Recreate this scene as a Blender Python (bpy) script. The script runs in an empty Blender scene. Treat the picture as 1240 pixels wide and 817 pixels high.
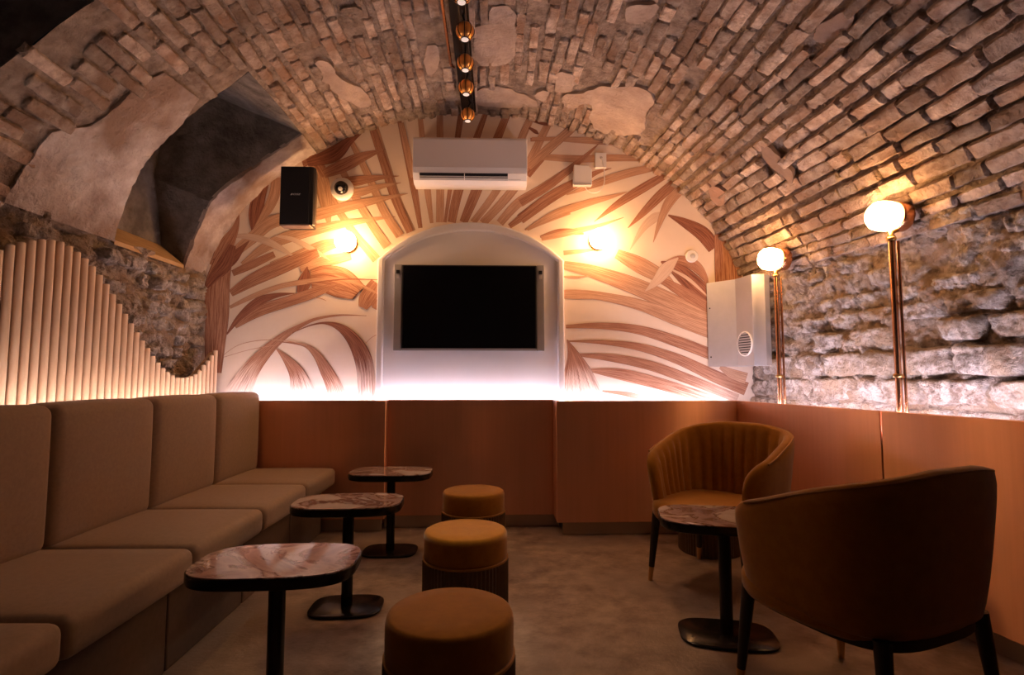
import bpy, bmesh, math, random
import numpy as np
from mathutils import Vector, Matrix, noise
from mathutils.geometry import delaunay_2d_cdt

random.seed(7)
S = bpy.context.scene
COL = S.collection
PI = math.pi

# ------------------------------------------------------------------ camera
FPX, CX, CY = 660.0, 620.0, 408.5
YAW, PITCH = math.atan(20 / 660), math.atan(48.5 / 660)
CAM = Vector((0, 0, 1.2))
fwd = Vector((math.sin(YAW) * math.cos(PITCH), math.cos(YAW) * math.cos(PITCH), math.sin(PITCH)))
rgt = Vector((math.cos(YAW), -math.sin(YAW), 0))
upv = rgt.cross(fwd)
cam_d = bpy.data.cameras.new('camera')
cam_d.sensor_width = 36
cam_d.lens = FPX / 1240 * 36
cam_d.clip_start = 0.05
cam = bpy.data.objects.new('camera', cam_d)
COL.objects.link(cam)
cam.matrix_world = Matrix((
    (rgt.x, upv.x, -fwd.x, CAM.x), (rgt.y, upv.y, -fwd.y, CAM.y),
    (rgt.z, upv.z, -fwd.z, CAM.z), (0, 0, 0, 1)))
S.camera = cam

# ------------------------------------------------------------------ light of the place
world = bpy.data.worlds.new('world')
S.world = world
world.use_nodes = True
world.node_tree.nodes['Background'].inputs[0].default_value = (0.55, 0.5, 0.75, 1)
world.node_tree.nodes['Background'].inputs[1].default_value = 0.002
S.view_settings.view_transform = 'Standard'
S.view_settings.look = 'None'
S.view_settings.gamma = 1
S.view_settings.use_curve_mapping = False
S.view_settings.exposure = 0.0
LED_BACK, LED_SIDE, LED_SOFA = 54.0, 140.0, 72.0       # emission of the cove strips
GLOBE, GLOBE_SIDE = 84.0, 46.0                         # emission of the globe lamps
SPOT_W = 14.0                                         # watts of each ceiling spotlight
WARM = (1.0, 0.50, 0.185)
COOL = (0.86, 0.80, 1.0)

# ------------------------------------------------------------------ pixel -> place
def ray(px, py):
    return fwd * FPX + rgt * (px - CX) + upv * (CY - py)
def on_y(px, py, Y):
    d = ray(px, py); return CAM + d * ((Y - CAM.y) / d.y)
def on_x(px, py, X):
    d = ray(px, py); return CAM + d * ((X - CAM.x) / d.x)
def on_z(px, py, Z):
    d = ray(px, py); return CAM + d * ((Z - CAM.z) / d.z)
def project(p):
    v = Vector(p) - CAM
    k = v.dot(fwd)
    if k < .05: return None
    return CX + FPX * v.dot(rgt) / k, CY - FPX * v.dot(upv) / k, k

# ------------------------------------------------------------------ materials
def nd(nt, kind, **kw):
    n = nt.nodes.new(kind)
    for k, v in kw.items():
        if k in n.inputs: n.inputs[k].default_value = v
        else: setattr(n, k, v)
    return n

MATS = {}
def mat(name, c1, c2=None, rough=.6, metal=0., scale=6., detail=6., bump=0., bscale=None, bdist=.02,
        sheen=0., coords='pos', stretch=(1, 1, 1), contrast=(.35, .65), coat=0., c3=None, s3=2., spec=.5, tint=False):
    m = bpy.data.materials.new(name); m.use_nodes = True
    nt = m.node_tree; b = nt.nodes['Principled BSDF']
    b.inputs['Roughness'].default_value = rough
    b.inputs['Metallic'].default_value = metal
    b.inputs['Specular IOR Level'].default_value = spec
    if sheen:
        b.inputs['Sheen Weight'].default_value = sheen
        b.inputs['Sheen Roughness'].default_value = .4
    if coat: b.inputs['Coat Weight'].default_value = coat
    b.inputs['Base Color'].default_value = (*c1, 1)
    if c2 is not None or bump:
        if coords == 'pos': src = nd(nt, 'ShaderNodeNewGeometry').outputs['Position']
        elif coords == 'obj': src = nd(nt, 'ShaderNodeTexCoord').outputs['Object']
        else: src = nd(nt, 'ShaderNodeTexCoord').outputs['UV']
        mp = nd(nt, 'ShaderNodeMapping'); mp.inputs['Scale'].default_value = stretch
        nt.links.new(src, mp.inputs[0])
    if c2 is not None:
        n = nd(nt, 'ShaderNodeTexNoise', Scale=scale, Detail=detail, Roughness=.62)
        nt.links.new(mp.outputs[0], n.inputs['Vector'])
        r = nd(nt, 'ShaderNodeValToRGB')
        r.color_ramp.elements[0].position, r.color_ramp.elements[1].position = contrast
        r.color_ramp.elements[0].color = (*c1, 1); r.color_ramp.elements[1].color = (*c2, 1)
        nt.links.new(n.outputs['Fac'], r.inputs[0])
        out = r.outputs[0]
        if c3 is not None:
            n3 = nd(nt, 'ShaderNodeTexNoise', Scale=s3, Detail=4.)
            nt.links.new(mp.outputs[0], n3.inputs['Vector'])
            r3 = nd(nt, 'ShaderNodeMapRange'); r3.inputs[1].default_value = .45; r3.inputs[2].default_value = .65
            nt.links.new(n3.outputs['Fac'], r3.inputs[0])
            mx = nd(nt, 'ShaderNodeMix', data_type='RGBA')
            nt.links.new(r3.outputs[0], mx.inputs[0]); nt.links.new(out, mx.inputs[6])
            mx.inputs[7].default_value = (*c3, 1); out = mx.outputs[2]
        if tint:   # each brick its own shade
            at = nd(nt, 'ShaderNodeAttribute', attribute_name='tint')
            hs = nd(nt, 'ShaderNodeHueSaturation')
            nt.links.new(at.outputs['Fac'], hs.inputs['Value']); nt.links.new(out, hs.inputs['Color']); out = hs.outputs[0]
        nt.links.new(out, b.inputs['Base Color'])
    if bump:
        nb = nd(nt, 'ShaderNodeTexNoise', Scale=bscale or scale * 4, Detail=8., Roughness=.65)
        nt.links.new(mp.outputs[0], nb.inputs['Vector'])
        bp = nd(nt, 'ShaderNodeBump', Strength=bump, Distance=bdist)
        nt.links.new(nb.outputs['Fac'], bp.inputs['Height'])
        nt.links.new(bp.outputs[0], b.inputs['Normal'])
    MATS[name] = m
    return m

def emis(name, color, strength):
    m = bpy.data.materials.new(name); m.use_nodes = True
    nt = m.node_tree; b = nt.nodes['Principled BSDF']
    b.inputs['Base Color'].default_value = (.9, .9, .9, 1)
    b.inputs['Emission Color'].default_value = (*color, 1)
    b.inputs['Emission Strength'].default_value = strength
    MATS[name] = m
    return m

mat('brick', (.40, .275, .21), (.74, .60, .49), rough=.94, scale=13, bump=1., bscale=30, bdist=.05, c3=(.40, .25, .17), s3=3.5, tint=True)
mat('mortar', (.25, .18, .14), (.48, .375, .30), rough=.95, scale=11, bump=1., bscale=32, bdist=.05)
mat('plaster', (.36, .265, .21), (.50, .39, .315), rough=.9, scale=6, bump=.8, bscale=24, bdist=.025)
mat('plaster_left', (.46, .36, .315), (.74, .66, .61), rough=.92, scale=6, bump=1., bscale=18, bdist=.05, c3=(.33, .22, .16), s3=2.4)
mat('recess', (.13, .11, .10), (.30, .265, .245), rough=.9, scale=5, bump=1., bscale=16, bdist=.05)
mat('stone', (.27, .20, .16), (.70, .62, .57), rough=.96, scale=19, bump=1., bscale=36, bdist=.07, c3=(.46, .33, .23), s3=4., contrast=(.38, .58))
mat('rubble', (.22, .155, .12), (.60, .51, .44), rough=.96, scale=20, bump=1., bscale=36, bdist=.07, c3=(.42, .29, .20), s3=5., contrast=(.38, .6))
mat('stone_left', (.22, .17, .145), (.62, .54, .49), rough=.95, scale=20, bump=1., bscale=40, bdist=.05)
mat('floor', (.15, .10, .08), (.34, .25, .195), rough=.42, scale=8, detail=9., bump=.5, bscale=45, bdist=.008, contrast=(.36, .64), c3=(.27, .20, .16), s3=1.3)
mat('wall_paint', (.86, .71, .58), (.90, .76, .64), rough=.75, scale=3)
mat('white_paint', (.88, .86, .86), (.91, .89, .89), rough=.5, scale=3)
mat('white_plastic', (.86, .83, .80), rough=.35)
mat('grey_plastic', (.55, .53, .52), rough=.4)
mat('steel', (.42, .41, .42), (.47, .46, .47), rough=.4, metal=.35, scale=5)
mat('black_plastic', (.012, .012, .015), rough=.4)
mat('black_cloth', (.010, .010, .013), rough=.75)
mat('screen', (.006, .006, .008), rough=.08)
mat('black_metal', (.02, .018, .018), rough=.25, metal=.6)
mat('copper_panel', (.78, .42, .27), (.84, .46, .30), rough=.36, metal=.8, scale=30, stretch=(1, 1, .04), contrast=(.3, .7))
mat('kick', (.50, .42, .36), rough=.4, metal=.4)
mat('pine', (.66, .46, .31), (.74, .54, .38), rough=.5, scale=8, stretch=(6, 6, .6), coords='pos')
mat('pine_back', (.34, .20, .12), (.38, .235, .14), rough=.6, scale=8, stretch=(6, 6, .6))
mat('sofa', (.27, .185, .13), (.31, .215, .15), rough=.85, scale=60, sheen=.25, bump=.15, bscale=300, bdist=.002)
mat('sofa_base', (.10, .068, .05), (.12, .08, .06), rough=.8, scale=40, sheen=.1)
mat('velvet', (.27, .108, .003), (.32, .132, .005), rough=.8, scale=25, sheen=.3, spec=.2)
mat('velvet_dark', (.34, .145, .016), (.39, .17, .02), rough=.75, scale=25, sheen=.3)
mat('piping', (.30, .125, .012), rough=.6)
mat('dark_wood', (.010, .007, .006), (.018, .012, .009), rough=.45, scale=20, stretch=(4, 4, .5))
mat('brass', (.55, .34, .14), rough=.28, metal=1.)
mat('ball_copper', (.95, .42, .10), rough=.34, metal=.8)
mat('copper', (.62, .30, .16), rough=.26, metal=1.)
mat('plank', (.40, .25, .12), (.50, .33, .17), rough=.7, scale=6, stretch=(8, 1, 1), bump=.3)
mat('fluted', (.085, .045, .02), (.12, .062, .026), rough=.7, scale=25, sheen=.2)
mat('rust', (.22, .14, .10), (.30, .20, .15), rough=.7, scale=12, bump=.4)
mat('cut_brick', (.30, .18, .13), (.36, .23, .17), rough=.9, scale=12, bump=.5)
cp = MATS['copper_panel'].node_tree; cb = cp.nodes['Principled BSDF']
cb.inputs['Anisotropic'].default_value = .97; cb.inputs['Anisotropic Rotation'].default_value = .25
tg = nd(cp, 'ShaderNodeTangent', direction_type='RADIAL', axis='Z'); cp.links.new(tg.outputs[0], cb.inputs['Tangent'])
emis('globe', WARM, GLOBE)
emis('globe_side', WARM, GLOBE_SIDE)
emis('led_back', COOL, LED_BACK)
emis('led_side', COOL, LED_SIDE)
emis('led_sofa', (1.0, .80, .74), LED_SOFA)
emis('lens', (1.0, .80, .62), .35)

def marble():
    m = bpy.data.materials.new('marble'); m.use_nodes = True
    nt = m.node_tree; b = nt.nodes['Principled BSDF']
    b.inputs['Roughness'].default_value = .05; b.inputs['IOR'].default_value = 2.4
    g = nd(nt, 'ShaderNodeNewGeometry')
    n1 = nd(nt, 'ShaderNodeTexNoise', Scale=3.2, Detail=5., Roughness=.55, Distortion=1.2)
    nt.links.new(g.outputs['Position'], n1.inputs['Vector'])
    r = nd(nt, 'ShaderNodeValToRGB'); e = r.color_ramp.elements
    e[0].position, e[0].color = .30, (.10, .05, .05, 1)
    e[1].position, e[1].color = .47, (.38, .27, .25, 1)
    for p, c in ((.50, (.13, .06, .06, 1)), (.55, (.50, .41, .38, 1)), (.70, (.56, .49, .47, 1))):
        k = e.new(p); k.color = c
    nt.links.new(n1.outputs['Fac'], r.inputs[0]); nt.links.new(r.outputs[0], b.inputs['Base Color'])
    MATS['marble'] = m
marble()

def leaf_mat(name, c_light, c_dark, c_edge):
    """flat print: streaks along the blade, a drawn outline, fading into the wall colour by the 'fade' attribute"""
    m = bpy.data.materials.new(name); m.use_nodes = True
    nt = m.node_tree; b = nt.nodes['Principled BSDF']; b.inputs['Roughness'].default_value = .75
    uv = nd(nt, 'ShaderNodeTexCoord')
    mp = nd(nt, 'ShaderNodeMapping'); mp.inputs['Scale'].default_value = (16, .9, 1)
    nt.links.new(uv.outputs['UV'], mp.inputs[0])
    oi = nd(nt, 'ShaderNodeObjectInfo')
    add = nd(nt, 'ShaderNodeVectorMath', operation='ADD')
    nt.links.new(mp.outputs[0], add.inputs[0])
    sc = nd(nt, 'ShaderNodeMath', operation='MULTIPLY'); sc.inputs[1].default_value = 90
    nt.links.new(oi.outputs['Random'], sc.inputs[0]); nt.links.new(sc.outputs[0], add.inputs[1])
    n = nd(nt, 'ShaderNodeTexNoise', Scale=1.3, Detail=5., Roughness=.7)
    nt.links.new(add.outputs[0], n.inputs['Vector'])
    r = nd(nt, 'ShaderNodeValToRGB'); r.color_ramp.elements[0].position = .40; r.color_ramp.elements[1].position = .60
    r.color_ramp.elements[0].color = (*c_dark, 1); r.color_ramp.elements[1].color = (*c_light, 1)
    nt.links.new(n.outputs['Fac'], r.inputs[0])
    # outline
    sx = nd(nt, 'ShaderNodeSeparateXYZ'); nt.links.new(uv.outputs['UV'], sx.inputs[0])
    a = nd(nt, 'ShaderNodeMath', operation='SUBTRACT'); nt.links.new(sx.outputs[0], a.inputs[0]); a.inputs[1].default_value = .5
    ab = nd(nt, 'ShaderNodeMath', operation='ABSOLUTE'); nt.links.new(a.outputs[0], ab.inputs[0])
    mr = nd(nt, 'ShaderNodeMapRange'); mr.inputs[1].default_value = .47; mr.inputs[2].default_value = .5
    nt.links.new(ab.outputs[0], mr.inputs[0])
    mx = nd(nt, 'ShaderNodeMix', data_type='RGBA'); nt.links.new(mr.outputs[0], mx.inputs[0])
    nt.links.new(r.outputs[0], mx.inputs[6]); mx.inputs[7].default_value = (*c_edge, 1)
    # fade of the print
    at = nd(nt, 'ShaderNodeAttribute', attribute_name='fade')
    nm = nd(nt, 'ShaderNodeMath', operation='MULTIPLY_ADD'); nt.links.new(n.outputs['Fac'], nm.inputs[0]); nm.inputs[1].default_value = 1.4; nm.inputs[2].default_value = -.7
    fa = nd(nt, 'ShaderNodeMath', operation='ADD'); nt.links.new(at.outputs['Fac'], fa.inputs[0])
    nt.links.new(nm.outputs[0], fa.inputs[1])
    fm = nd(nt, 'ShaderNodeMapRange'); fm.inputs[1].default_value = .25; fm.inputs[2].default_value = .9
    nt.links.new(fa.outputs[0], fm.inputs[0])
    mult = nd(nt, 'ShaderNodeMath', operation='MULTIPLY'); nt.links.new(fm.outputs[0], mult.inputs[0])
    ft = nd(nt, 'ShaderNodeMapRange'); ft.inputs[1].default_value = 0.; ft.inputs[2].default_value = .15
    nt.links.new(at.outputs['Fac'], ft.inputs[0]); nt.links.new(ft.outputs[0], mult.inputs[1])
    mw = nd(nt, 'ShaderNodeMix', data_type='RGBA'); nt.links.new(mult.outputs[0], mw.inputs[0])
    nt.links.new(mx.outputs[2], mw.inputs[6]); mw.inputs[7].default_value = (.88, .735, .61, 1)
    nt.links.new(mw.outputs[2], b.inputs['Base Color'])
    MATS[name] = m
leaf_mat('leaf_brown', (.60, .32, .20), (.30, .11, .06), (.15, .055, .03))
leaf_mat('leaf_tan', (.72, .45, .30), (.46, .235, .14), (.22, .09, .05))
leaf_mat('leaf_dark', (.44, .18, .105), (.17, .05, .03), (.10, .035, .02))
leaf_mat('leaf_pale', (.78, .60, .48), (.66, .46, .34), (.40, .22, .14))

# ------------------------------------------------------------------ mesh helpers
def put(name, verts, faces, m, parent=None, smooth=False, loc=None):
    me = bpy.data.meshes.new(name)
    me.from_pydata([tuple(v) for v in verts], [], faces)
    me.update()
    if smooth: me.polygons.foreach_set('use_smooth', [True] * len(me.polygons))
    return put_mesh(name, me, m, parent, loc)

def put_mesh(name, me, m, parent=None, loc=None):
    if m and not me.materials: me.materials.append(MATS[m])
    o = bpy.data.objects.new(name, me)
    COL.objects.link(o)
    if parent: o.parent = parent
    if loc is not None: o.location = loc
    return o

def tag(o, label=None, cat=None, group=None, kind=None):
    if label: o['label'] = label
    if cat: o['category'] = cat
    if group: o['group'] = group
    if kind: o['kind'] = kind
    return o

def thing(name, label, cat, loc=(0, 0, 0), rz=0, group=None):
    o = bpy.data.objects.new(name, None)
    o.empty_display_size = .1
    COL.objects.link(o)
    o.location = loc; o.rotation_euler = (0, 0, rz)
    return tag(o, label, cat, group)

def finish(name, bm, m, parent=None, smooth=False, loc=None, recalc=True):
    if recalc: bmesh.ops.recalc_face_normals(bm, faces=bm.faces)
    me = bpy.data.meshes.new(name); bm.to_mesh(me); bm.free()
    if smooth: me.polygons.foreach_set('use_smooth', [True] * len(me.polygons))
    return put_mesh(name, me, m, parent, loc)

def box(name, lo, hi, m, parent=None, bevel=0., seg=2):
    bm = bmesh.new()
    bmesh.ops.create_cube(bm, size=1)
    c = [(a + b) / 2 for a, b in zip(lo, hi)]; s = [abs(b - a) for a, b in zip(lo, hi)]
    for v in bm.verts: v.co = Vector((v.co.x * s[0] + c[0], v.co.y * s[1] + c[1], v.co.z * s[2] + c[2]))
    if bevel: bmesh.ops.bevel(bm, geom=bm.edges[:], offset=bevel, segments=seg, affect='EDGES', profile=.5)
    return finish(name, bm, m, parent)

def rbox(name, lo, hi, r, m, parent=None, puff=(0, 0, 0), nn=7):
    """soft upholstered block: rounded edges, faces slightly puffed"""
    c = Vector([(a + b) / 2 for a, b in zip(lo, hi)]); h = [abs(b - a) / 2 for a, b in zip(lo, hi)]
    def axis(H): 
        e = [-H, -H + r * .25, -H + r * .6]
        mid = [(-H + r) + (2 * (H - r)) * i / nn for i in range(nn + 1)]
        return e + mid + [-x for x in e[::-1]]
    bm = bmesh.new()
    for ax in range(3):
        u, v = [i for i in range(3) if i != ax]
        A, B = axis(h[u]), axis(h[v])
        for sg in (-1, 1):
            grid = []
            for a in A:
                row = []
                for b in B:
                    p = [0, 0, 0]; p[ax] = sg * h[ax]; p[u] = a; p[v] = b
                    row.append(bm.verts.new(p))
                grid.append(row)
            for i in range(len(A) - 1):
                for j in range(len(B) - 1):
                    bm.faces.new((grid[i][j], grid[i + 1][j], grid[i + 1][j + 1], grid[i][j + 1]))
    bmesh.ops.remove_doubles(bm, verts=bm.verts, dist=1e-5)
    for vt in bm.verts:
        p = vt.co.copy()
        q = Vector([max(-(h[i] - r), min(h[i] - r, p[i])) for i in range(3)])
        d = p - q
        if d.length > 1e-9: p = q + d.normalized() * r
        w = [1 - (p[i] / h[i]) ** 2 for i in range(3)]
        for i in range(3):
            o = [k for k in range(3) if k != i]
            p[i] += puff[i] * (p[i] / h[i]) * max(0, w[o[0]]) ** .6 * max(0, w[o[1]]) ** .6
        vt.co = p + c
    return finish(name, bm, m, parent, smooth=True)

def rings(name, rr, m, parent=None, n=48, ex=2., ax=1., ay=1., smooth=True, loc=None, flute=0, famp=0., sharp=True):
    """stack of superellipse rings [(scale, z), ...] closed at both ends"""
    V, F = [], []
    for s, z in rr:
        for k in range(n):
            t = 2 * PI * k / n
            c, q = math.cos(t), math.sin(t)
            x = math.copysign(abs(c) ** (2 / ex), c); y = math.copysign(abs(q) ** (2 / ex), q)
            g = 1 - famp * (k % 2) if flute else 1
            V.append((x * ax * s * g, y * ay * s * g, z))
    for i in range(len(rr) - 1):
        for k in range(n):
            a, b = i * n + k, i * n + (k + 1) % n
            F.append((a, b, b + n, a + n))
    F.append(tuple(range(n))[::-1]); F.append(tuple(range((len(rr) - 1) * n, len(rr) * n)))
    o = put(name, V, F, m, parent, smooth, loc)
    if smooth and sharp:
        o.data.polygons[-1].use_smooth = False; o.data.polygons[-2].use_smooth = False
        try: o.data.set_sharp_from_angle(angle=math.radians(40))
        except Exception: pass
    return o

def tube(name, pts, rad, m, parent=None, n=10, taper=None, cap=True):
    pts = [Vector(p) for p in pts]
    V, F = [], []
    up = None
    for i, p in enumerate(pts):
        d = (pts[min(i + 1, len(pts) - 1)] - pts[max(i - 1, 0)]).normalized()
        if up is None:
            up = Vector((0, 0, 1)) if abs(d.z) < .9 else Vector((1, 0, 0))
        u = d.cross(up).normalized(); up = u.cross(d).normalized()
        r = rad if taper is None else taper[i]
        for k in range(n):
            a = 2 * PI * k / n
            V.append(p + u * math.cos(a) * r + up * math.sin(a) * r)
    for i in range(len(pts) - 1):
        for k in range(n):
            a, b = i * n + k, i * n + (k + 1) % n
            F.append((a, b, b + n, a + n))
    if cap:
        F.append(tuple(range(n))); F.append(tuple(range((len(pts) - 1) * n, len(pts) * n))[::-1])
    o = put(name, V, F, m, parent, True)
    try: o.data.set_sharp_from_angle(angle=math.radians(50))
    except Exception: pass
    return o

def lathe(name, prof, m, parent=None, origin=(0, 0, 0), axis=(0, 0, 1), n=24, smooth=True):
    """profile [(radius, height)] around an axis"""
    A = Vector(axis).normalized()
    U = A.orthogonal().normalized(); W = A.cross(U)
    O = Vector(origin); V, F = [], []
    for r, h in prof:
        for k in range(n):
            t = 2 * PI * k / n
            V.append(O + A * h + (U * math.cos(t) + W * math.sin(t)) * max(r, 1e-5))
    for i in range(len(prof) - 1):
        for k in range(n):
            a, b = i * n + k, i * n + (k + 1) % n
            F.append((a, b, b + n, a + n))
    F.append(tuple(range(n))[::-1]); F.append(tuple(range((len(prof) - 1) * n, len(prof) * n)))
    o = put(name, V, F, m, parent, smooth)
    try: o.data.set_sharp_from_angle(angle=math.radians(45))
    except Exception: pass
    return o

def prism(name, poly, lo, hi, m, parent=None, axis='y', bevel=0.):
    """extrude a 2D outline: axis y -> (x,z) outline, axis z -> (x,y), axis x -> (y,z)"""
    bm = bmesh.new()
    def P(a, b, h): return {'y': (a, h, b), 'z': (a, b, h), 'x': (h, a, b)}[axis]
    A = [bm.verts.new(P(a, b, lo)) for a, b in poly]; B = [bm.verts.new(P(a, b, hi)) for a, b in poly]
    bm.faces.new(A); bm.faces.new(B[::-1])
    for i in range(len(poly)):
        j = (i + 1) % len(poly); bm.faces.new((A[i], B[i], B[j], A[j]))
    bmesh.ops.recalc_face_normals(bm, faces=bm.faces)
    if bevel:
        es = [e for e in bm.edges if len(e.link_faces) == 2 and e.calc_face_angle(0) > .6]
        bmesh.ops.bevel(bm, geom=es, offset=bevel, segments=2, affect='EDGES', profile=.5)
    return finish(name, bm, m, parent)

def inpoly(x, y, P):
    r = False; j = len(P) - 1
    for i in range(len(P)):
        xi, yi = P[i]; xj, yj = P[j]
        if (yi > y) != (yj > y) and x < (xj - xi) * (y - yi) / (yj - yi) + xi: r = not r
        j = i
    return r

def resample(P, step, closed=True):
    out = []
    n = len(P)
    for i in range(n if closed else n - 1):
        a, b = P[i], P[(i + 1) % n]
        L = math.hypot(b[0] - a[0], b[1] - a[1]); k = max(1, int(math.ceil(L / step)))
        for q in range(k): out.append((a[0] + (b[0] - a[0]) * q / k, a[1] + (b[1] - a[1]) * q / k))
    if not closed: out.append(P[-1])
    return out

# ------------------------------------------------------------------ shell of the vaulted cellar
YB = 4.65                      # mural wall
XC, AL, ZS, VB = -.19, 2.374, 1.587, 1.925
YF = -.7                       # the room goes on behind the camera
XLW = -2.48                    # rubble wall behind the slats
def aR(y): return 2.42 + .11 * (YB - y)
def vault(th, y, off=0.):
    """th from 0 (left springing) to pi (right springing); off is measured into the room"""
    def P(t, yy):
        c = math.cos(t); a = AL if c > 0 else aR(yy)
        return Vector((XC - a * c, yy, ZS + VB * math.sin(t)))
    p = P(th, y)
    if off:
        e = 1e-3
        n = (P(th + e, y) - P(th - e, y)).cross(P(th, y + e) - P(th, y - e)).normalized()
        if n.dot(Vector((XC, y, ZS)) - p) < 0: n = -n
        p = p + n * off
    return p
def vault_frame(th, y):
    e = 1e-3
    p = vault(th, y)
    t = (vault(th + e, y) - vault(th - e, y)).normalized()
    d = (vault(th, y + e) - vault(th, y - e)).normalized()
    n = t.cross(d).normalized()
    if n.dot(Vector((XC, y, ZS)) - p) < 0: n = -n
    return p, t, d, n
KS = 2.2                       # theta -> about metres
def px_to_vault(px, py):
    d = ray(px, py)
    lo, hi = 0., .001
    def out(t):
        p = CAM + d * t
        a = AL if p.x < XC else aR(p.y)
        return ((p.x - XC) / a) ** 2 + (max(p.z - ZS, 0) / VB) ** 2 - 1
    t = 0.
    while out(t) < 0 and t < .03: t += 2e-5
    p = CAM + d * t
    a = AL if p.x < XC else aR(p.y)
    th = math.atan2(max(p.z - ZS, .0) / VB, -(p.x - XC) / a)
    return th * KS, p.y
def pxpoly(P): return [px_to_vault(*p) for p in P]

TH0, TH1 = .267, PI - .235
# window recess on the left, and the next one nearer to the camera
hole1 = pxpoly([(301, 87), (333, 122), (364, 160), (346, 174), (305, 202), (274, 223), (253, 243), (241, 268), (229, 300), (220, 330)])
hole1 += [(TH0 * KS - .001, hole1[-1][1]), ]
nearp = pxpoly([(137, 284), (143, 262), (151, 240), (164, 212), (181, 185), (219, 147), (257, 118), (284, 98)])
hole1 += [(TH0 * KS - .001, nearp[0][1])] + nearp
h2 = pxpoly([(0, 78), (32, 55), (72, 28), (112, 0)])
hole2 = [(h2[3][0] + .25, h2[3][1] - .14), h2[3], h2[2], h2[1], h2[0], (h2[0][0] - .35, h2[0][1] - .04), (TH0 * KS, h2[0][1] - .10),
         (TH0 * KS, h2[0][1] - .95), (h2[3][0] - .1, h2[0][1] - .95), (h2[3][0] + .25, h2[3][1] - .45)]
holes = [resample(hole1, .05), resample(hole2, .06)]

def cdt_surface(bounds, loops, keep, step, jit=.2):
    (x0, x1), (y0, y1) = bounds
    pts = []
    nx = max(2, int((x1 - x0) / step)); ny = max(2, int((y1 - y0) / step))
    for i in range(nx + 1):
        for j in range(ny + 1):
            a, b = x0 + (x1 - x0) * i / nx, y0 + (y1 - y0) * j / ny
            if 0 < i < nx: a += random.uniform(-jit, jit) * step
            if 0 < j < ny: b += random.uniform(-jit, jit) * step
            pts.append(Vector((a, b)))
    edges = []
    for L in loops:
        s = len(pts)
        pts += [Vector(p) for p in L]
        edges += [(s + k, s + (k + 1) % len(L)) for k in range(len(L))]
    vo, eo, fo, *_ = delaunay_2d_cdt(pts, edges, [], 0, 1e-5)
    F = []
    for f in fo:
        cx = sum(vo[i].x for i in f) / len(f); cy = sum(vo[i].y for i in f) / len(f)
        if keep(cx, cy): F.append(tuple(f))
    return vo, F

def nz(p, s): return noise.noise(Vector(p) * s)
def vault_base_off(p): return .000 + .009 * nz(p, 5) + .008 * nz(p, 16) + .005 * nz(p, 40)

vo, F = cdt_surface(((TH0 * KS - .02, TH1 * KS), (YF, YB + .02)), holes,
                    lambda a, b: not any(inpoly(a, b, h) for h in holes), .034)
V = []
for v in vo:
    p = vault(v.x / KS, v.y)
    V.append(vault(v.x / KS, v.y, vault_base_off(p) - .011 * max(0., min(1., (v.x / KS - 1.9) / .6))))
ceiling = put('ceiling', V, F, 'mortar', smooth=True)
tag(ceiling, 'old brick barrel vault with rough mortar spanning the cellar room', 'ceiling', kind='structure')

# recesses behind the openings
def recess(loop, xback, rise, name, label):
    """sides run back and slightly upwards from the opening to an upright rear wall"""
    bm = bmesh.new(); n = len(loop)
    P = [vault(q[0] / KS, q[1]) for q in loop]
    rows = []
    for k in range(6):
        row = []
        for p in P:
            xb = min(xback, p.x - .02)
            q = p + Vector((xb - p.x, 0, rise * (p.x - xb))) * (k / 5)
            if 0 < k < 5: q += Vector((0, .012, .010)) * nz(q, 7)
            row.append(bm.verts.new(q))
        rows.append(row)
    for k in range(5):
        for i in range(n): bm.faces.new((rows[k][i], rows[k][(i + 1) % n], rows[k + 1][(i + 1) % n], rows[k + 1][i]))
    f = bm.faces.new(rows[5])
    bmesh.ops.triangulate(bm, faces=[f])
    return tag(finish(name, bm, 'recess'), label, 'recess', kind='structure')
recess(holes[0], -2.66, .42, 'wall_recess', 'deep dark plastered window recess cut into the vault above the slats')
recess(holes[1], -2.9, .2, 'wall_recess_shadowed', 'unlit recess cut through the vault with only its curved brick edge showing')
# sloping plank sill in the first recess
s0, s1 = hole1[-len(nearp) - 1][1], hole1[-len(nearp) - 2][1]
zs0 = vault(TH0, s0).z
ylo, yhi = min(s0, s1), max(s0, s1)
bm = bmesh.new()
q = [(-2.47, ylo + .01, zs0 - .005), (-2.47, yhi - .03, zs0 - .005), (-2.655, yhi - .03, zs0 + .15), (-2.655, ylo + .01, zs0 + .15)]
t_ = [bm.verts.new(v) for v in q]; b_ = [bm.verts.new((v[0], v[1], v[2] - .03)) for v in q]
bm.faces.new(t_); bm.faces.new(b_[::-1])
for i in range(4): bm.faces.new((t_[i], b_[i], b_[(i + 1) % 4], t_[(i + 1) % 4]))
sill = finish('sill_board', bm, 'plank')
tag(sill, 'sloping bare wooden sill board at the foot of the window recess', 'sill', kind='structure')

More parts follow.
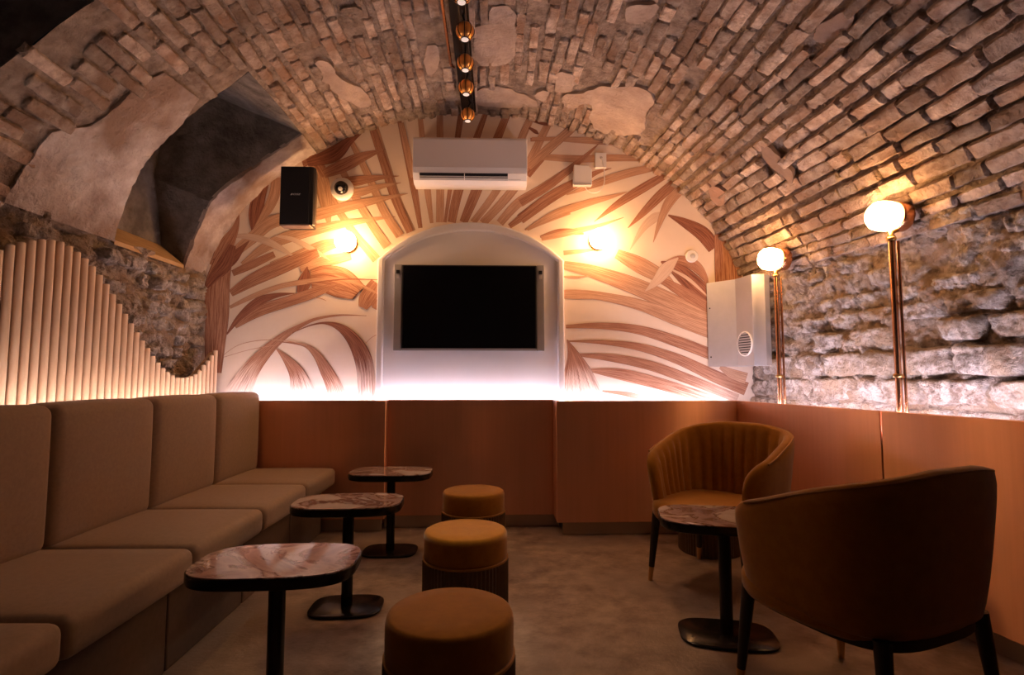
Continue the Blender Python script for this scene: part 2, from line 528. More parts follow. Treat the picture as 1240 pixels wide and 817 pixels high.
# plaster skins on the vault
patches = []
def vault_patch(poly, off, m, name='plaster_patch', step=.035, rough=.004, skirt=.03, parent=ceiling, loops=None, add=True, soft=True):
    if len(poly) < 20 and soft:
        for _ in range(1):
            q = []
            for i in range(len(poly)):
                a, b = poly[i], poly[(i + 1) % len(poly)]
                q += [(a[0] * .75 + b[0] * .25, a[1] * .75 + b[1] * .25), (a[0] * .25 + b[0] * .75, a[1] * .25 + b[1] * .75)]
            poly = q
    P = resample(poly, .03)
    if soft: P = [(a + .022 * noise.noise(Vector((a * 12, b * 12, 3))), b + .03 * noise.noise(Vector((a * 12, b * 12, 8)))) for a, b in P]
    if add: patches.append(P)
    xs = [p[0] for p in P]; ys = [p[1] for p in P]
    avoid = loops or []
    vo, F = cdt_surface(((min(xs), max(xs)), (min(ys), max(ys))), [P] + avoid,
                        lambda a, b: inpoly(a, b, P) and not any(inpoly(a, b, h) for h in avoid), step)
    used = sorted({i for f in F for i in f}); mp = {u: k for k, u in enumerate(used)}
    V = []
    for u in used:
        v = vo[u]; p = vault(v.x / KS, v.y)
        V.append(vault(v.x / KS, v.y, off + rough * nz(p, 9) + rough * .6 * nz(p, 25)))
    F = [tuple(mp[i] for i in f) for f in F]
    # skirt
    cnt = {}
    for f in F:
        for k in range(len(f)):
            e = (f[k], f[(k + 1) % len(f)]); cnt[tuple(sorted(e))] = cnt.get(tuple(sorted(e)), 0) + 1
    low = {}
    def lower(i):
        if i not in low:
            v = vo[used[i]]; low[i] = len(V); V.append(vault(v.x / KS, v.y, off - skirt))
        return low[i]
    for e, c in cnt.items():
        if c == 1: F.append((e[0], e[1], lower(e[1]), lower(e[0])))
    bm = bmesh.new()
    bv = [bm.verts.new(v) for v in V]
    for f in F:
        try: bm.faces.new([bv[i] for i in f])
        except ValueError: pass
    o = finish(name, bm, m, parent, smooth=True)
    try: o.data.set_sharp_from_angle(angle=math.radians(45))
    except Exception: pass
    return o

def zoom(px0, py0, k): return lambda P: [(px0 + a / k, py0 + b / k) for a, b in P]
z1 = zoom(560, 0, 3.647)     # right of the crown
z2 = zoom(340, 0, 4.805)     # left of the crown
z3 = zoom(0, 80, 3.55)       # left shoulder
P = z1([(565, 380), (620, 368), (690, 374), (760, 366), (830, 395), (862, 440), (815, 490), (810, 580), (700, 590), (600, 570), (560, 520), (585, 460), (545, 440), (505, 470), (440, 455), (450, 400), (540, 396)])
vault_patch(pxpoly(P), .022, 'plaster')
vault_patch(pxpoly(z1([(420, 300), (500, 318), (495, 385), (450, 398), (410, 390)])), .020, 'plaster')
vault_patch(pxpoly(z1([(40, 120), (120, 100), (118, 20), (200, 15), (245, 50), (240, 250), (190, 280), (60, 290)])), .013, 'plaster')
vault_patch(pxpoly(z1([(50, 385), (180, 375), (330, 430), (340, 465), (200, 470), (55, 460)])), .013, 'plaster')
vault_patch(pxpoly(z1([(740, 0), (900, 2), (840, 60), (780, 85), (718, 78)])), .02, 'plaster')
vault_patch(pxpoly(z1([(310, 412), (350, 385), (385, 395), (370, 440)])), .027, 'plaster')
vault_patch(pxpoly(z2([(195, 345), (260, 322), (295, 370), (320, 430), (400, 470), (480, 500), (530, 590), (490, 612), (400, 590), (340, 560), (290, 500), (240, 460), (232, 420), (215, 370)])), .022, 'plaster')
vault_patch(pxpoly(z2([(830, 260), (930, 250), (925, 330), (900, 420), (840, 420)])), .014, 'plaster')
vault_patch(pxpoly(z2([(340, 20), (460, 5), (470, 90), (400, 110), (350, 100)])), .024, 'mortar')
# large smooth shoulder left of the recess
crack = pxpoly(z3([(-60, 640), (0, 585), (50, 500), (110, 400), (165, 320), (205, 275), (300, 268), (380, 250), (450, 205), (500, 155), (560, 95), (640, 40), (700, 20)]))
inner = pxpoly([(240, 118)]) + pxpoly([(219, 147), (181, 185), (164, 212), (151, 240), (137, 284)])
lowest = [(TH0 * KS - .015, inner[-1][1] + .02), (TH0 * KS - .015, crack[0][1] - .25)]
shoulder = crack + inner + lowest
vault_patch(shoulder, .012, 'plaster_left', 'plaster_shoulder', rough=.012, loops=[holes[0]], soft=False)
# plastered strip between the recess and the mural
e1 = pxpoly([(364, 160), (346, 174), (305, 202), (274, 223), (253, 243), (241, 268), (229, 300), (220, 330)])
strip = e1 + [(TH0 * KS - .015, e1[-1][1]), (TH0 * KS - .015, YB + .01)] + [(e1[i][0], YB + .01) for i in range(len(e1) - 1, -1, -1)]
vault_patch(strip, .016, 'plaster_left', 'plaster_rib', rough=.012, soft=False)
# small odd pieces let into the brickwork
def oval(px0, py0, px1, py1, w):
    d = Vector((px1 - px0, py1 - py0)); n = Vector((-d.y, d.x)).normalized() * w; c = Vector((px0 + px1, py0 + py1)) / 2
    return [tuple(c + d / 2 * math.cos(t) + n * math.sin(t)) for t in [2 * PI * k / 16 for k in range(16)]]
vault_patch(pxpoly(oval(925, 171, 966, 218, 8)), .030, 'rust', 'iron_plate', rough=.001)
vault_patch(pxpoly(oval(988, 47, 1035, 17, 13)), .010, 'rust', 'iron_plate', rough=.001)
vault_patch(pxpoly([(860, 224), (870, 219), (884, 232), (880, 246), (868, 244)]), .035, 'cut_brick', 'square_stone', rough=.002)

# ------------------------------------------------------------------ brick courses
def brick_variant(seed):
    rnd = random.Random(seed)
    V, F = [], []
    us = [-1, -.93, -.45, .0, .45, .93, 1]; vs = [-1, -.80, .05, .80, 1]
    tilt = (rnd.uniform(-.25, .25), rnd.uniform(-.3, .3))
    off = Vector((seed * 2.3, seed * .7, 0))
    for i, u in enumerate(us):
        for j, v in enumerate(vs):
            eu, ev = i in (0, len(us) - 1), j in (0, len(vs) - 1)
            n1 = noise.noise(Vector((u * 2.2, v * 1.1, 0)) + off); n2 = noise.noise(Vector((u * 2.2, v * 1.1, 7)) + off)
            x = u * (1 + .06 * n2) + rnd.uniform(-.03, .03); y = v * (1 + .28 * n1) + rnd.uniform(-.07, .07)
            z = 1 + .35 * n2 + tilt[0] * u + tilt[1] * v + rnd.uniform(-.12, .12)
            if eu or ev: z = z * .72 + rnd.uniform(-.25, .08)
            if eu and ev: x *= 1 - rnd.uniform(.02, .12); y *= 1 - rnd.uniform(.05, .35); z *= .4
            V.append((x, y, z))
    nj = len(vs)
    for i in range(len(us) - 1):
        for j in range(nj - 1):
            F.append((i * nj + j, (i + 1) * nj + j, (i + 1) * nj + j + 1, i * nj + j + 1))
    per = [i * nj for i in range(len(us))] + [(len(us) - 1) * nj + j for j in range(1, nj)] + \
          [i * nj + nj - 1 for i in range(len(us) - 2, -1, -1)] + [j for j in range(nj - 2, 0, -1)]
    b0 = len(V)
    for i in per: V.append((V[i][0] * 1.04, V[i][1] * 1.1, -1.5))
    for k in range(len(per)):
        a, b = per[k], per[(k + 1) % len(per)]
        F.append((b, a, b0 + k, b0 + (k + 1) % len(per)))
    return V, F
variants = [brick_variant(100 + k) for k in range(24)]
vmesh = []
for Vv, Fv in variants:
    me = bpy.data.meshes.new('brick'); me.from_pydata(Vv, [], Fv); me.update()
    me.polygons.foreach_set('use_smooth', [True] * len(me.polygons)); me.materials.append(MATS['brick'])
    me.attributes.new('tint', 'FLOAT', 'POINT').data.foreach_set('value', [random.uniform(.62, 1.22)] * len(Vv))
    try: me.set_sharp_from_angle(angle=math.radians(48))
    except Exception: pass
    vmesh.append(me)

placed = []
# courses at equal arc steps
ths, arc = [TH0], 0
tt = TH0
while tt < TH1:
    d = (vault(tt + 1e-3, 3.4) - vault(tt, 3.4)).length / 1e-3
    tt += (.089 + random.uniform(-.008, .010)) / d
    ths.append(tt)
for ci in range(len(ths) - 1):
    ta, tb = ths[ci], ths[ci + 1]; tm = (ta + tb) / 2
    right = max(0., min(1., (tm - 1.9) / .6)); left = max(0., min(1., (1.2 - tm) / .4))
    y = YF + random.uniform(0, .28)
    wide = random.choice((0, 0, 0, .010, .022)) * right
    while y < YB:
        L = random.choice((.25, .27, .26, .13, .22, .18)) * random.uniform(.85, 1.15)
        yc = y + L / 2
        y += L + random.uniform(.006, .02) * (1 - .4 * right)
        if yc + L / 2 > YB + .02: L = max(.06, (YB + .01 - (yc - L / 2))); yc = YB + .01 - L / 2
        a, b = tm * KS, yc
        th = tm + .006 * math.sin(yc * 2.3 + ci) 
        if any(inpoly(a, b, h) for h in holes): continue
        if any(inpoly(a, b, h) or inpoly(a, b - L * .22, h) or inpoly(a, b + L * .22, h) for h in patches): continue
        if any(inpoly(a, b + s * L * .40, h) or inpoly(a + s * .01, b, h) for h in holes for s in (-1, 1)): continue
        p, t, d, n = vault_frame(th, yc)
        # worn and slurried bricks sit lower towards the crown
        crown = 1 - right - left
        if crown > .5 and random.random() < .10: continue
        h = (.014 + random.uniform(-.003, .007)) * crown + right * (.030 + random.uniform(-.008, .012)) + left * (.018 + random.uniform(-.008, .006))
        wd = (tb - ta) * (vault(tm + 1e-3, yc) - vault(tm, yc)).length / 1e-3
        gap = .026 * crown + .013 * right + .020 * left
        w = max(.04, wd - gap - random.uniform(0, .008) - wide)
        R = Matrix((d, t, n)).transposed()
        if R.determinant() < 0: R = Matrix((d, -t, n)).transposed()
        R = R @ Matrix.Rotation(random.uniform(-.03, .03), 3, 'Z') @ Matrix.Rotation(random.uniform(-.05, .05) * (.3 + right), 3, 'X')
        M = Matrix.Translation(p) @ R.to_4x4() @ Matrix.Diagonal((L / 2, w / 2, max(h, .006), 1))
        pr = project(p)
        area = 0
        if pr and -20 < pr[0] < 1260 and -20 < pr[1] < 840:
            view = (CAM - p).normalized()
            area = abs(view.dot(n)) * L * w / (CAM - p).length ** 2
        placed.append((area, M, random.randrange(len(variants))))
placed.sort(key=lambda q: -q[0])
for area, M, k in placed[:300]:
    o = bpy.data.objects.new('brick', vmesh[k]); COL.objects.link(o)
    o.parent = ceiling; o.matrix_world = M
VV, FF, TT, base = [], [], [], 0
for area, M, k in placed[300:]:
    Vv, Fv = variants[k]
    A = np.array(M); P4 = np.c_[np.array(Vv), np.ones(len(Vv))] @ A.T
    VV.append(P4[:, :3]); FF += [tuple(i + base for i in f) for f in Fv]; base += len(Vv); TT += [random.uniform(.62, 1.22)] * len(Vv)
rest = put('brick_courses', np.concatenate(VV).tolist(), FF, 'brick', ceiling, smooth=True)
rest['kind'] = 'stuff'
rest.data.attributes.new('tint', 'FLOAT', 'POINT').data.foreach_set('value', TT)
try: rest.data.set_sharp_from_angle(angle=math.radians(48))
except Exception: pass

# ------------------------------------------------------------------ floor and side walls
floor = box('floor', (-2.9, YF, -.06), (3.0, YB + .1, 0), 'floor')
tag(floor, 'worn brown grey concrete floor with faint stains and a dull sheen', 'floor', kind='structure')

def xright(z, y):
    if z <= ZS: return XC + aR(y)
    return XC + aR(y) * math.sqrt(max(0, 1 - ((z - ZS) / VB) ** 2))
def xleft(z, y): return XLW

def heightwall(name, xf, sgn, y0, y1, z0, ztop, m, step, amp, label):
    ny, nzz = int((y1 - y0) / step), int((2.3 - z0) / step)
    V, F = [], []
    for i in range(ny + 1):
        y = y0 + (y1 - y0) * i / ny; zt = ztop(y)
        for j in range(nzz + 1):
            z = z0 + (zt - z0) * j / nzz
            x = xf(z, y); p = Vector((x, y, z))
            d = amp * (noise.fractal(p * 5, .6, 2.1, 6) * .9 + .7 * abs(nz(p, 12)) + .35 * abs(nz(p, 31)) - .30)
            V.append((x + sgn * d, y, z))
    for i in range(ny):
        for j in range(nzz):
            a = i * (nzz + 1) + j
            F.append((a, a + 1, a + nzz + 2, a + nzz + 1))
    o = put(name, V, F, m, None, True)
    return tag(o, label, 'wall', kind='structure')
wall_right = heightwall('wall_right', xright, -1, 1.0, YB + .02, .3, lambda y: 2.09, 'rubble', .014, .045,
                        'rough whitewashed rubble stone wall behind the copper wainscot and pipe lamps')
def ltop(y):
    z = 2.105
    a, b = ylo, yhi
    if a < y < b: z = zs0 + .005
    return z
wall_left = heightwall('wall_left', xleft, 1, .2, YB + .02, .3, ltop, 'rubble', .017, .06,
                       'rough grey rubble masonry wall showing above the wavy slat screen')
# nearer, plain lengths of both walls outside the frame
box('wall_right_rear', (2.7, YF, 0), (2.8, 1.02, 2.05), 'rubble').name = 'wall_right_rear'
tag(bpy.data.objects['wall_right_rear'], 'rubble wall continuing beside the entrance', 'wall', kind='structure')

def stone(name, xf, sgn, quad, proud, m, parent, seed, nu=17, nv=12, tilt=0.):
    """irregular four-cornered stone: corners quad = [(y,z) x4], rough broken face, sharp drop at the joints"""
    V, F = [], []
    off = Vector((seed * 3.7, seed * 1.3, seed * .9))
    tu, tv = random.uniform(-.014, .014), tilt
    for i in range(nu):
        for j in range(nv):
            u, v = i / (nu - 1), j / (nv - 1)
            a, b, c, d = quad
            y = (a[0] * (1 - u) + b[0] * u) * (1 - v) + (d[0] * (1 - u) + c[0] * u) * v
            z = (a[1] * (1 - u) + b[1] * u) * (1 - v) + (d[1] * (1 - u) + c[1] * u) * v
            U, W = 2 * u - 1, 2 * v - 1
            q = Vector((y, z, 0)) * 7 + off
            edge = max(abs(U), abs(W))
            rag = .030 * edge ** 3
            y += rag * noise.noise(q * 1.2); z += rag * noise.noise(q * 1.2 + Vector((5, 2, 1)))
            cr = (1 - abs(U) ** 9) * (1 - abs(W) ** 8) * (1 - .5 * (abs(U * W)) ** 3)
            prof = max(0, cr) ** .5
            dd = -.035 + (proud + .035 + tu * U + tv * W) * prof
            dd += prof * (.030 * noise.fractal(q * 1.3, .6, 2.2, 5) + .014 * abs(noise.noise(q * 5)) - .008)
            V.append((xf(z, y) + sgn * dd, y, z))
    for i in range(nu - 1):
        for j in range(nv - 1):
            a = i * nv + j
            F.append((a, a + 1, a + nv + 1, a + nv))
    return put(name, V, F, m, parent, True)

def masonry(xf, sgn, y0, y1, zrows, lengths, proudf, m, parent, seed, skip, gap=.006, res=(17, 12)):
    rnd = random.Random(seed)
    sid = seed * 100
    for r in range(len(zrows) - 1):
        y = y0 + rnd.uniform(-.15, .1)
        za, zb = zrows[r], zrows[r + 1]
        cuts = [y]
        while y < y1:
            y += rnd.uniform(*lengths(r)); cuts.append(y)
        cuts[-1] = min(cuts[-1], y1 + .02)
        jl = [rnd.uniform(-.02, .02) for _ in cuts]; ju = [rnd.uniform(-.02, .02) for _ in cuts]
        wob = lambda yy, zz: .022 * noise.noise(Vector((yy * 3, zz * 5, seed)))
        for k in range(len(cuts) - 1):
            ya, yb = cuts[k] + gap / 2, cuts[k + 1] - gap / 2
            if yb - ya < .05: continue
            yc, zc = (ya + yb) / 2, (za + zb) / 2
            if skip(yc, zc, (yb - ya), (zb - za), rnd): continue
            sid += 1
            quad = [(ya + jl[k], za + wob(ya, za) + gap / 2), (yb + jl[k + 1], za + wob(yb, za) + gap / 2),
                    (yb + ju[k + 1], zb + wob(yb, zb) - gap / 2), (ya + ju[k], zb + wob(ya, zb) - gap / 2)]
            stone('stone', xf, sgn, quad, proudf(yc, zc, rnd), m, parent, sid, *res, tilt=rnd.uniform(-.004, .02))

masonry(xright, -1, 1.9, YB, [.90, 1.04, 1.20, 1.38, 1.52, 1.64, 1.75, 1.87, 1.97, 2.07],
        lambda r: (.22, .46) if r < 4 else (.14, .34),
        lambda y, z, rnd: (.022 + .05 * max(0, min(1, (4.2 - y) / 1.6)) * rnd.random() + .012 * rnd.random()) if z < 1.55 else .006 + .024 * rnd.random(),
        'stone', wall_right, 3, lambda y, z, L, H, rnd: z > 1.4 and rnd.random() < .35)

# ------------------------------------------------------------------ slat screen on the left wall
XS = -2.30
wave_px = [(-60, 352), (0, 301), (14, 296), (32, 292.5), (43, 291), (53, 290), (65, 291), (77, 294), (89, 302), (99, 310), (108, 318), (116, 328), (125, 339), (132, 350), (139, 361),
           (147, 373), (154, 385), (161, 396), (168, 407), (175, 417), (181.5, 426), (187, 435), (193.5, 441.5), (198.5, 447.5), (205.5, 452.5), (214, 457),
           (222.5, 457.5), (233, 455), (238, 452), (243, 446.5), (248, 440), (253.5, 434), (258.5, 427), (263.5, 421)]
wave = [(on_x(a, b, XS).y, on_x(a, b, XS).z) for a, b in wave_px]
def slat_top(y):
    if y <= wave[0][0]: return wave[0][1]
    for (a, za), (b, zb) in zip(wave, wave[1:]):
        if a <= y <= b: return za + (zb - za) * (y - a) / (b - a)
    return wave[-1][1]
screen_root = thing('slat_screen', 'pale pine slat screen with a wavy cut top behind the sofa', 'slat screen', (XS, 3.4, .6))
yy = 1.62; k = 0
sl = []
while yy < wave[-1][0] + .02:
    sl.append(yy); yy += .0585
smesh = None
for y in sl:
    h = slat_top(y) - .6
    r = .0180
    if smesh is None:
        bmv, bmf, n = [], [], 10
        for zz in (0, 1):
            for kq in range(n): bmv.append((r * math.cos(2 * PI * kq / n), r * math.sin(2 * PI * kq / n), zz))
        for kq in range(n): bmf.append((kq, (kq + 1) % n, n + (kq + 1) % n, n + kq))
        bmf += [tuple(range(n))[::-1], tuple(range(n, 2 * n))]
        smesh = bpy.data.meshes.new('slat'); smesh.from_pydata(bmv, [], bmf); smesh.update()
        for f in smesh.polygons: f.use_smooth = len(f.vertices) == 4
        smesh.materials.append(MATS['pine'])
        try: smesh.set_sharp_from_angle(angle=math.radians(50))
        except Exception: pass
    o = bpy.data.objects.new('slat', smesh); COL.objects.link(o); o.parent = screen_root
    o.location = (0, y - 3.4, 0); o.scale = (1, 1, h)
poly = [(sl[0] - .03 - 3.4, 0)] + [(sl[-1] + .02 - 3.4, 0)] + [(y - 3.4, slat_top(y) - .6 - .012) for y in sl[::-1]]
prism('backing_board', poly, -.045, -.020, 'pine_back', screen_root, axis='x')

masonry(xleft, 1, 3.0, YB, [1.15 + .098 * k for k in range(11)], lambda r: (.09, .2),
        lambda y, z, rnd: .015 + .045 * rnd.random(), 'stone_left', wall_left, 5,
        lambda y, z, L, H, rnd: z < slat_top(y) - .10 or z + H / 2 > ltop(y) + .01 or rnd.random() < (.45 if y < 3.9 else .08), .004, (12, 9))

# ------------------------------------------------------------------ mural wall
xr_b = xright(0, YB)
arch = [(XLW - .02, 0), (xr_b + .03, 0)]
for i in range(0, 61):
    t = PI * (1 - i / 60.)
    p = vault(t, YB, -.03)
    if p.x < XLW - .02 and p.z < 2.0: continue
    arch.append((p.x, p.z))
wall_back = prism('wall_back', arch, YB, YB + .12, 'wall_paint')
tag(wall_back, 'end wall of the vault papered with a sepia palm leaf mural', 'wall', kind='structure')

leaf_count = 0
def leaf(pts, m='leaf_brown', fade=None, k=1., o=(0, 0)):
    """one printed blade: centreline and width traced on the wall"""
    global leaf_count
    leaf_count += 1
    off = .0005 + .00005 * leaf_count
    C = [(o[0] + a / k, o[1] + b / k, max(w, 1.5) / k) for a, b, w in pts]
    # Catmull-Rom
    Q = []
    for i in range(len(C) - 1):
        p0, p1, p2, p3 = C[max(i - 1, 0)], C[i], C[i + 1], C[min(i + 2, len(C) - 1)]
        for s in range(7):
            t = s / 7
            Q.append([.5 * ((2 * p1[c]) + (-p0[c] + p2[c]) * t + (2 * p0[c] - 5 * p1[c] + 4 * p2[c] - p3[c]) * t * t + (-p0[c] + 3 * p1[c] - 3 * p2[c] + p3[c]) * t ** 3) for c in range(3)])
    Q.append(list(C[-1]))
    V, F, UV, FD = [], [], [], []
    L = 0
    for i, q in enumerate(Q):
        a, b = Q[max(i - 1, 0)], Q[min(i + 1, len(Q) - 1)]
        dx, dy = b[0] - a[0], b[1] - a[1]; l = math.hypot(dx, dy) or 1
        nx, ny = -dy / l, dx / l
        if i: L += math.hypot(q[0] - Q[i - 1][0], q[1] - Q[i - 1][1])
        for s in (-1, 1):
            p = on_y(q[0] + s * nx * max(q[2], .6) / 2, q[1] + s * ny * max(q[2], .6) / 2, YB)
            V.append((p.x, YB - off, p.z)); UV.append(((s + 1) / 2, L / 40))
            t = i / (len(Q) - 1)
            f = 0
            if fade: f = max(0, min(1, (t - fade[0]) / (fade[1] - fade[0])))
            FD.append(f)
    for i in range(len(Q) - 1): F.append((2 * i, 2 * i + 1, 2 * i + 3, 2 * i + 2))
    me = bpy.data.meshes.new('painted_leaf'); me.from_pydata(V, [], F); me.update()
    uvl = me.uv_layers.new(name='UVMap')
    for lp in me.loops: uvl.data[lp.index].uv = UV[lp.vertex_index]
    at = me.attributes.new('fade', 'FLOAT', 'POINT'); at.data.foreach_set('value', FD)
    return put_mesh('painted_leaf', me, m, wall_back)
A_ = dict(k=4.538, o=(240, 140)); B_ = dict(k=4.538, o=(240, 310)); C_ = dict(k=5.105, o=(470, 130))
D_ = dict(k=4.3, o=(630, 140)); E_ = dict(k=4.3, o=(670, 300))
# fan of blades over the niche
for pts, m in (
    ([(200, 745, 26), (150, 450, 45), (75, 110, 28), (60, 40, 24)], 'leaf_brown'),
    ([(150, 765, 42), (60, 560, 38), (0, 350, 26), (-70, 120, 20)], 'leaf_tan'),
    ([(270, 715, 22), (240, 480, 42), (200, 80, 32), (190, 30, 30)], 'leaf_tan'),
    ([(320, 710, 48), (322, 470, 48), (320, 70, 40), (320, 20, 36)], 'leaf_tan'),
    ([(352, 710, 18), (388, 470, 28), (445, 80, 38), (452, 30, 36)], 'leaf_brown'),
    ([(392, 710, 50), (445, 480, 58), (590, 70, 34), (610, 20, 30)], 'leaf_brown'),
    ([(465, 710, 50), (560, 480, 66), (720, 80, 46), (750, 20, 40)], 'leaf_brown'),
    ([(525, 710, 40), (690, 480, 46), (870, 90, 46), (900, 40, 40)], 'leaf_tan'),
    ([(585, 715, 50), (800, 470, 56), (990, 100, 44), (1020, 50, 40)], 'leaf_tan'),
    ([(860, 420, 44), (990, 265, 48), (1123, 140, 54), (1180, 80, 50)], 'leaf_brown'),
    ([(690, 715, 50), (800, 595, 58), (950, 500, 52), (1123, 385, 46)], 'leaf_tan'),
    ([(750, 735, 30), (900, 625, 58), (1000, 555, 56), (1123, 480, 48)], 'leaf_brown'),
    ([(860, 755, 18), (950, 705, 40), (1123, 645, 32)], 'leaf_tan'),
    ([(940, 800, 12), (1050, 770, 36), (1160, 755, 10)], 'leaf_brown'),
    ([(880, 200, 22), (1000, 195, 26), (1123, 195, 26)], 'leaf_brown'),
    ([(900, 85, 14), (960, 100, 22), (1000, 110, 6)], 'leaf_dark'),
    ([(870, 125, 12), (910, 150, 24), (930, 165, 6)], 'leaf_dark'),
    ([(980, 540, 14), (1010, 535, 18), (1020, 530, 3)], 'leaf_dark'),
): leaf(pts, m, **C_)
# upper right
for pts, m in (
    ([(60, 120, 16), (200, 122, 24), (330, 128, 34), (500, 140, 32), (600, 150, 20)], 'leaf_tan'),
    ([(70, 212, 30), (300, 225, 38), (500, 220, 36), (690, 225, 28)], 'leaf_tan'),
    ([(40, 265, 46), (160, 160, 46), (265, 70, 40), (300, 30, 30)], 'leaf_tan'),
    ([(0, 455, 42), (150, 362, 42), (250, 285, 36), (340, 210, 22), (412, 143, 3)], 'leaf_brown'),
    ([(0, 540, 52), (150, 430, 58), (290, 350, 48), (400, 295, 22), (475, 274, 3)], 'leaf_brown'),
    ([(25, 595, 8), (180, 512, 40), (350, 455, 36), (480, 420, 20), (556, 397, 3)], 'leaf_tan'),
    ([(240, 412, 6), (400, 352, 40), (560, 300, 44), (680, 275, 34), (750, 258, 16)], 'leaf_tan'),
    ([(385, 552, 3), (520, 452, 38), (660, 365, 46), (800, 285, 30)], 'leaf_brown'),
    ([(560, 585, 3), (640, 505, 36), (740, 405, 52), (850, 310, 36)], 'leaf_brown'),
    ([(570, 700, 3), (640, 585, 34), (700, 530, 46), (740, 505, 10)], 'leaf_pale'),
    ([(692, 660, 3), (740, 520, 36), (790, 430, 52), (885, 345, 36)], 'leaf_tan'),
    ([(190, 600, 3), (250, 607, 22), (330, 615, 10)], 'leaf_brown'),
    ([(110, 640, 24), (250, 610, 32), (400, 575, 20), (538, 530, 3)], 'leaf_tan'),
    ([(225, 715, 24), (320, 705, 20), (400, 695, 6)], 'leaf_tan'),
    ([(770, 518, 8), (860, 560, 50), (950, 615, 76), (1010, 690, 70)], 'leaf_dark'),
    ([(1045, 555, 20), (1055, 620, 90), (1075, 720, 130), (1085, 900, 140)], 'leaf_brown'),
): leaf(pts, m, **D_)
# lower right
for pts, m, f in (
    ([(330, 30, 50), (450, 90, 84), (560, 150, 70), (620, 200, 40)], 'leaf_tan', None),
    ([(55, 90, 44), (200, 122, 66), (400, 190, 86), (560, 258, 92), (720, 330, 84), (840, 375, 70)], 'leaf_tan', None),
    ([(55, 150, 10), (120, 152, 14), (180, 148, 4)], 'leaf_tan', None),
    ([(55, 242, 46), (130, 243, 50), (250, 252, 44), (450, 297, 58), (650, 370, 76), (840, 440, 80)], 'leaf_tan', None),
    ([(65, 410, 18), (250, 406, 34), (450, 428, 48), (650, 490, 58), (850, 565, 58)], 'leaf_brown', None),
    ([(75, 486, 6), (250, 491, 22), (450, 517, 40), (650, 580, 54), (850, 672, 64), (1005, 735, 70)], 'leaf_brown', None),
    ([(120, 557, 12), (300, 572, 40), (500, 612, 50), (700, 682, 52), (960, 785, 46)], 'leaf_brown', (.55, 1.4)),
    ([(190, 637, 16), (350, 658, 58), (550, 706, 60), (750, 768, 60), (880, 815, 60)], 'leaf_brown', (.4, 1.2)),
    ([(255, 745, 8), (400, 765, 26), (520, 800, 28)], 'leaf_brown', (.2, 1.1)),
    ([(72, 478, 4), (105, 560, 66), (125, 650, 150), (145, 790, 250)], 'leaf_brown', (.35, 1.1)),
    ([(560, 72, 8), (640, 110, 70), (730, 190, 96), (830, 290, 70)], 'leaf_dark', None),
    ([(560, 165, 30), (690, 240, 60), (830, 325, 50)], 'leaf_brown', None),
    ([(600, 105, 6), (700, 160, 18), (800, 250, 8)], 'leaf_pale', None),
    ([(590, 70, 8), (660, 62, 44), (740, 95, 56), (790, 160, 30), (800, 210, 6)], 'leaf_brown', None),
    ([(650, 52, 6), (590, 108, 66), (535, 175, 46), (478, 226, 3)], 'leaf_pale', None),
    ([(868, 620, 20), (930, 655, 50), (1005, 680, 60)], 'leaf_tan', None),
): leaf(pts, m, f, **E_)
# upper left
for pts, m in (
    ([(960, 80, 38), (1020, 260, 44), (1080, 450, 46), (1165, 640, 40)], 'leaf_brown'),
    ([(1115, 40, 28), (1150, 200, 36), (1180, 340, 30)], 'leaf_tan'),
    ([(840, 140, 28), (930, 320, 40), (1020, 520, 46), (1110, 660, 50)], 'leaf_tan'),
    ([(750, 210, 28), (850, 420, 42), (950, 590, 46), (1040, 720, 50)], 'leaf_tan'),
    ([(660, 300, 20), (760, 500, 40), (860, 650, 40), (980, 790, 50)], 'leaf_tan'),
    ([(300, 640, 14), (315, 540, 76), (340, 430, 70), (385, 320, 40)], 'leaf_dark'),
    ([(430, 340, 50), (420, 430, 60), (380, 520, 50), (300, 640, 10)], 'leaf_tan'),
    ([(640, 240, 80), (680, 360, 80), (700, 470, 70), (720, 600, 20)], 'leaf_tan'),
    ([(570, 250, 70), (640, 240, 60), (700, 330, 40)], 'leaf_brown'),
    ([(600, 260, 40), (740, 215, 86), (830, 140, 46), (898, 100, 3)], 'leaf_dark'),
    ([(690, 320, 50), (800, 275, 72), (900, 228, 54), (1030, 184, 3)], 'leaf_brown'),
    ([(760, 360, 30), (860, 360, 56), (980, 342, 32), (1105, 332, 3)], 'leaf_brown'),
    ([(800, 440, 40), (900, 418, 46), (1000, 390, 30), (1115, 369, 3)], 'leaf_tan'),
    ([(180, 770, 50), (300, 670, 66), (420, 580, 70), (640, 545, 66), (800, 505, 54), (950, 470, 42), (1152, 428, 3)], 'leaf_tan'),
    ([(240, 815, 20), (400, 705, 58), (560, 648, 62), (750, 605, 46), (900, 578, 30), (1085, 555, 3)], 'leaf_tan'),
    ([(400, 825, 40), (560, 775, 72), (700, 715, 66), (820, 690, 20)], 'leaf_tan'),
    ([(560, 840, 40), (700, 800, 60), (840, 770, 40)], 'leaf_tan'),
    ([(420, 660, 8), (520, 680, 26), (640, 740, 26), (725, 795, 4)], 'leaf_pale'),
    ([(170, 660, 12), (300, 668, 36), (420, 710, 36), (545, 788, 3)], 'leaf_pale'),
    ([(95, 830, 70), (150, 720, 84), (205, 620, 40), (225, 540, 6)], 'leaf_brown'),
    ([(100, 830, 90), (180, 790, 70), (240, 730, 30), (280, 690, 6)], 'leaf_dark'),
): leaf(pts, m, **A_)
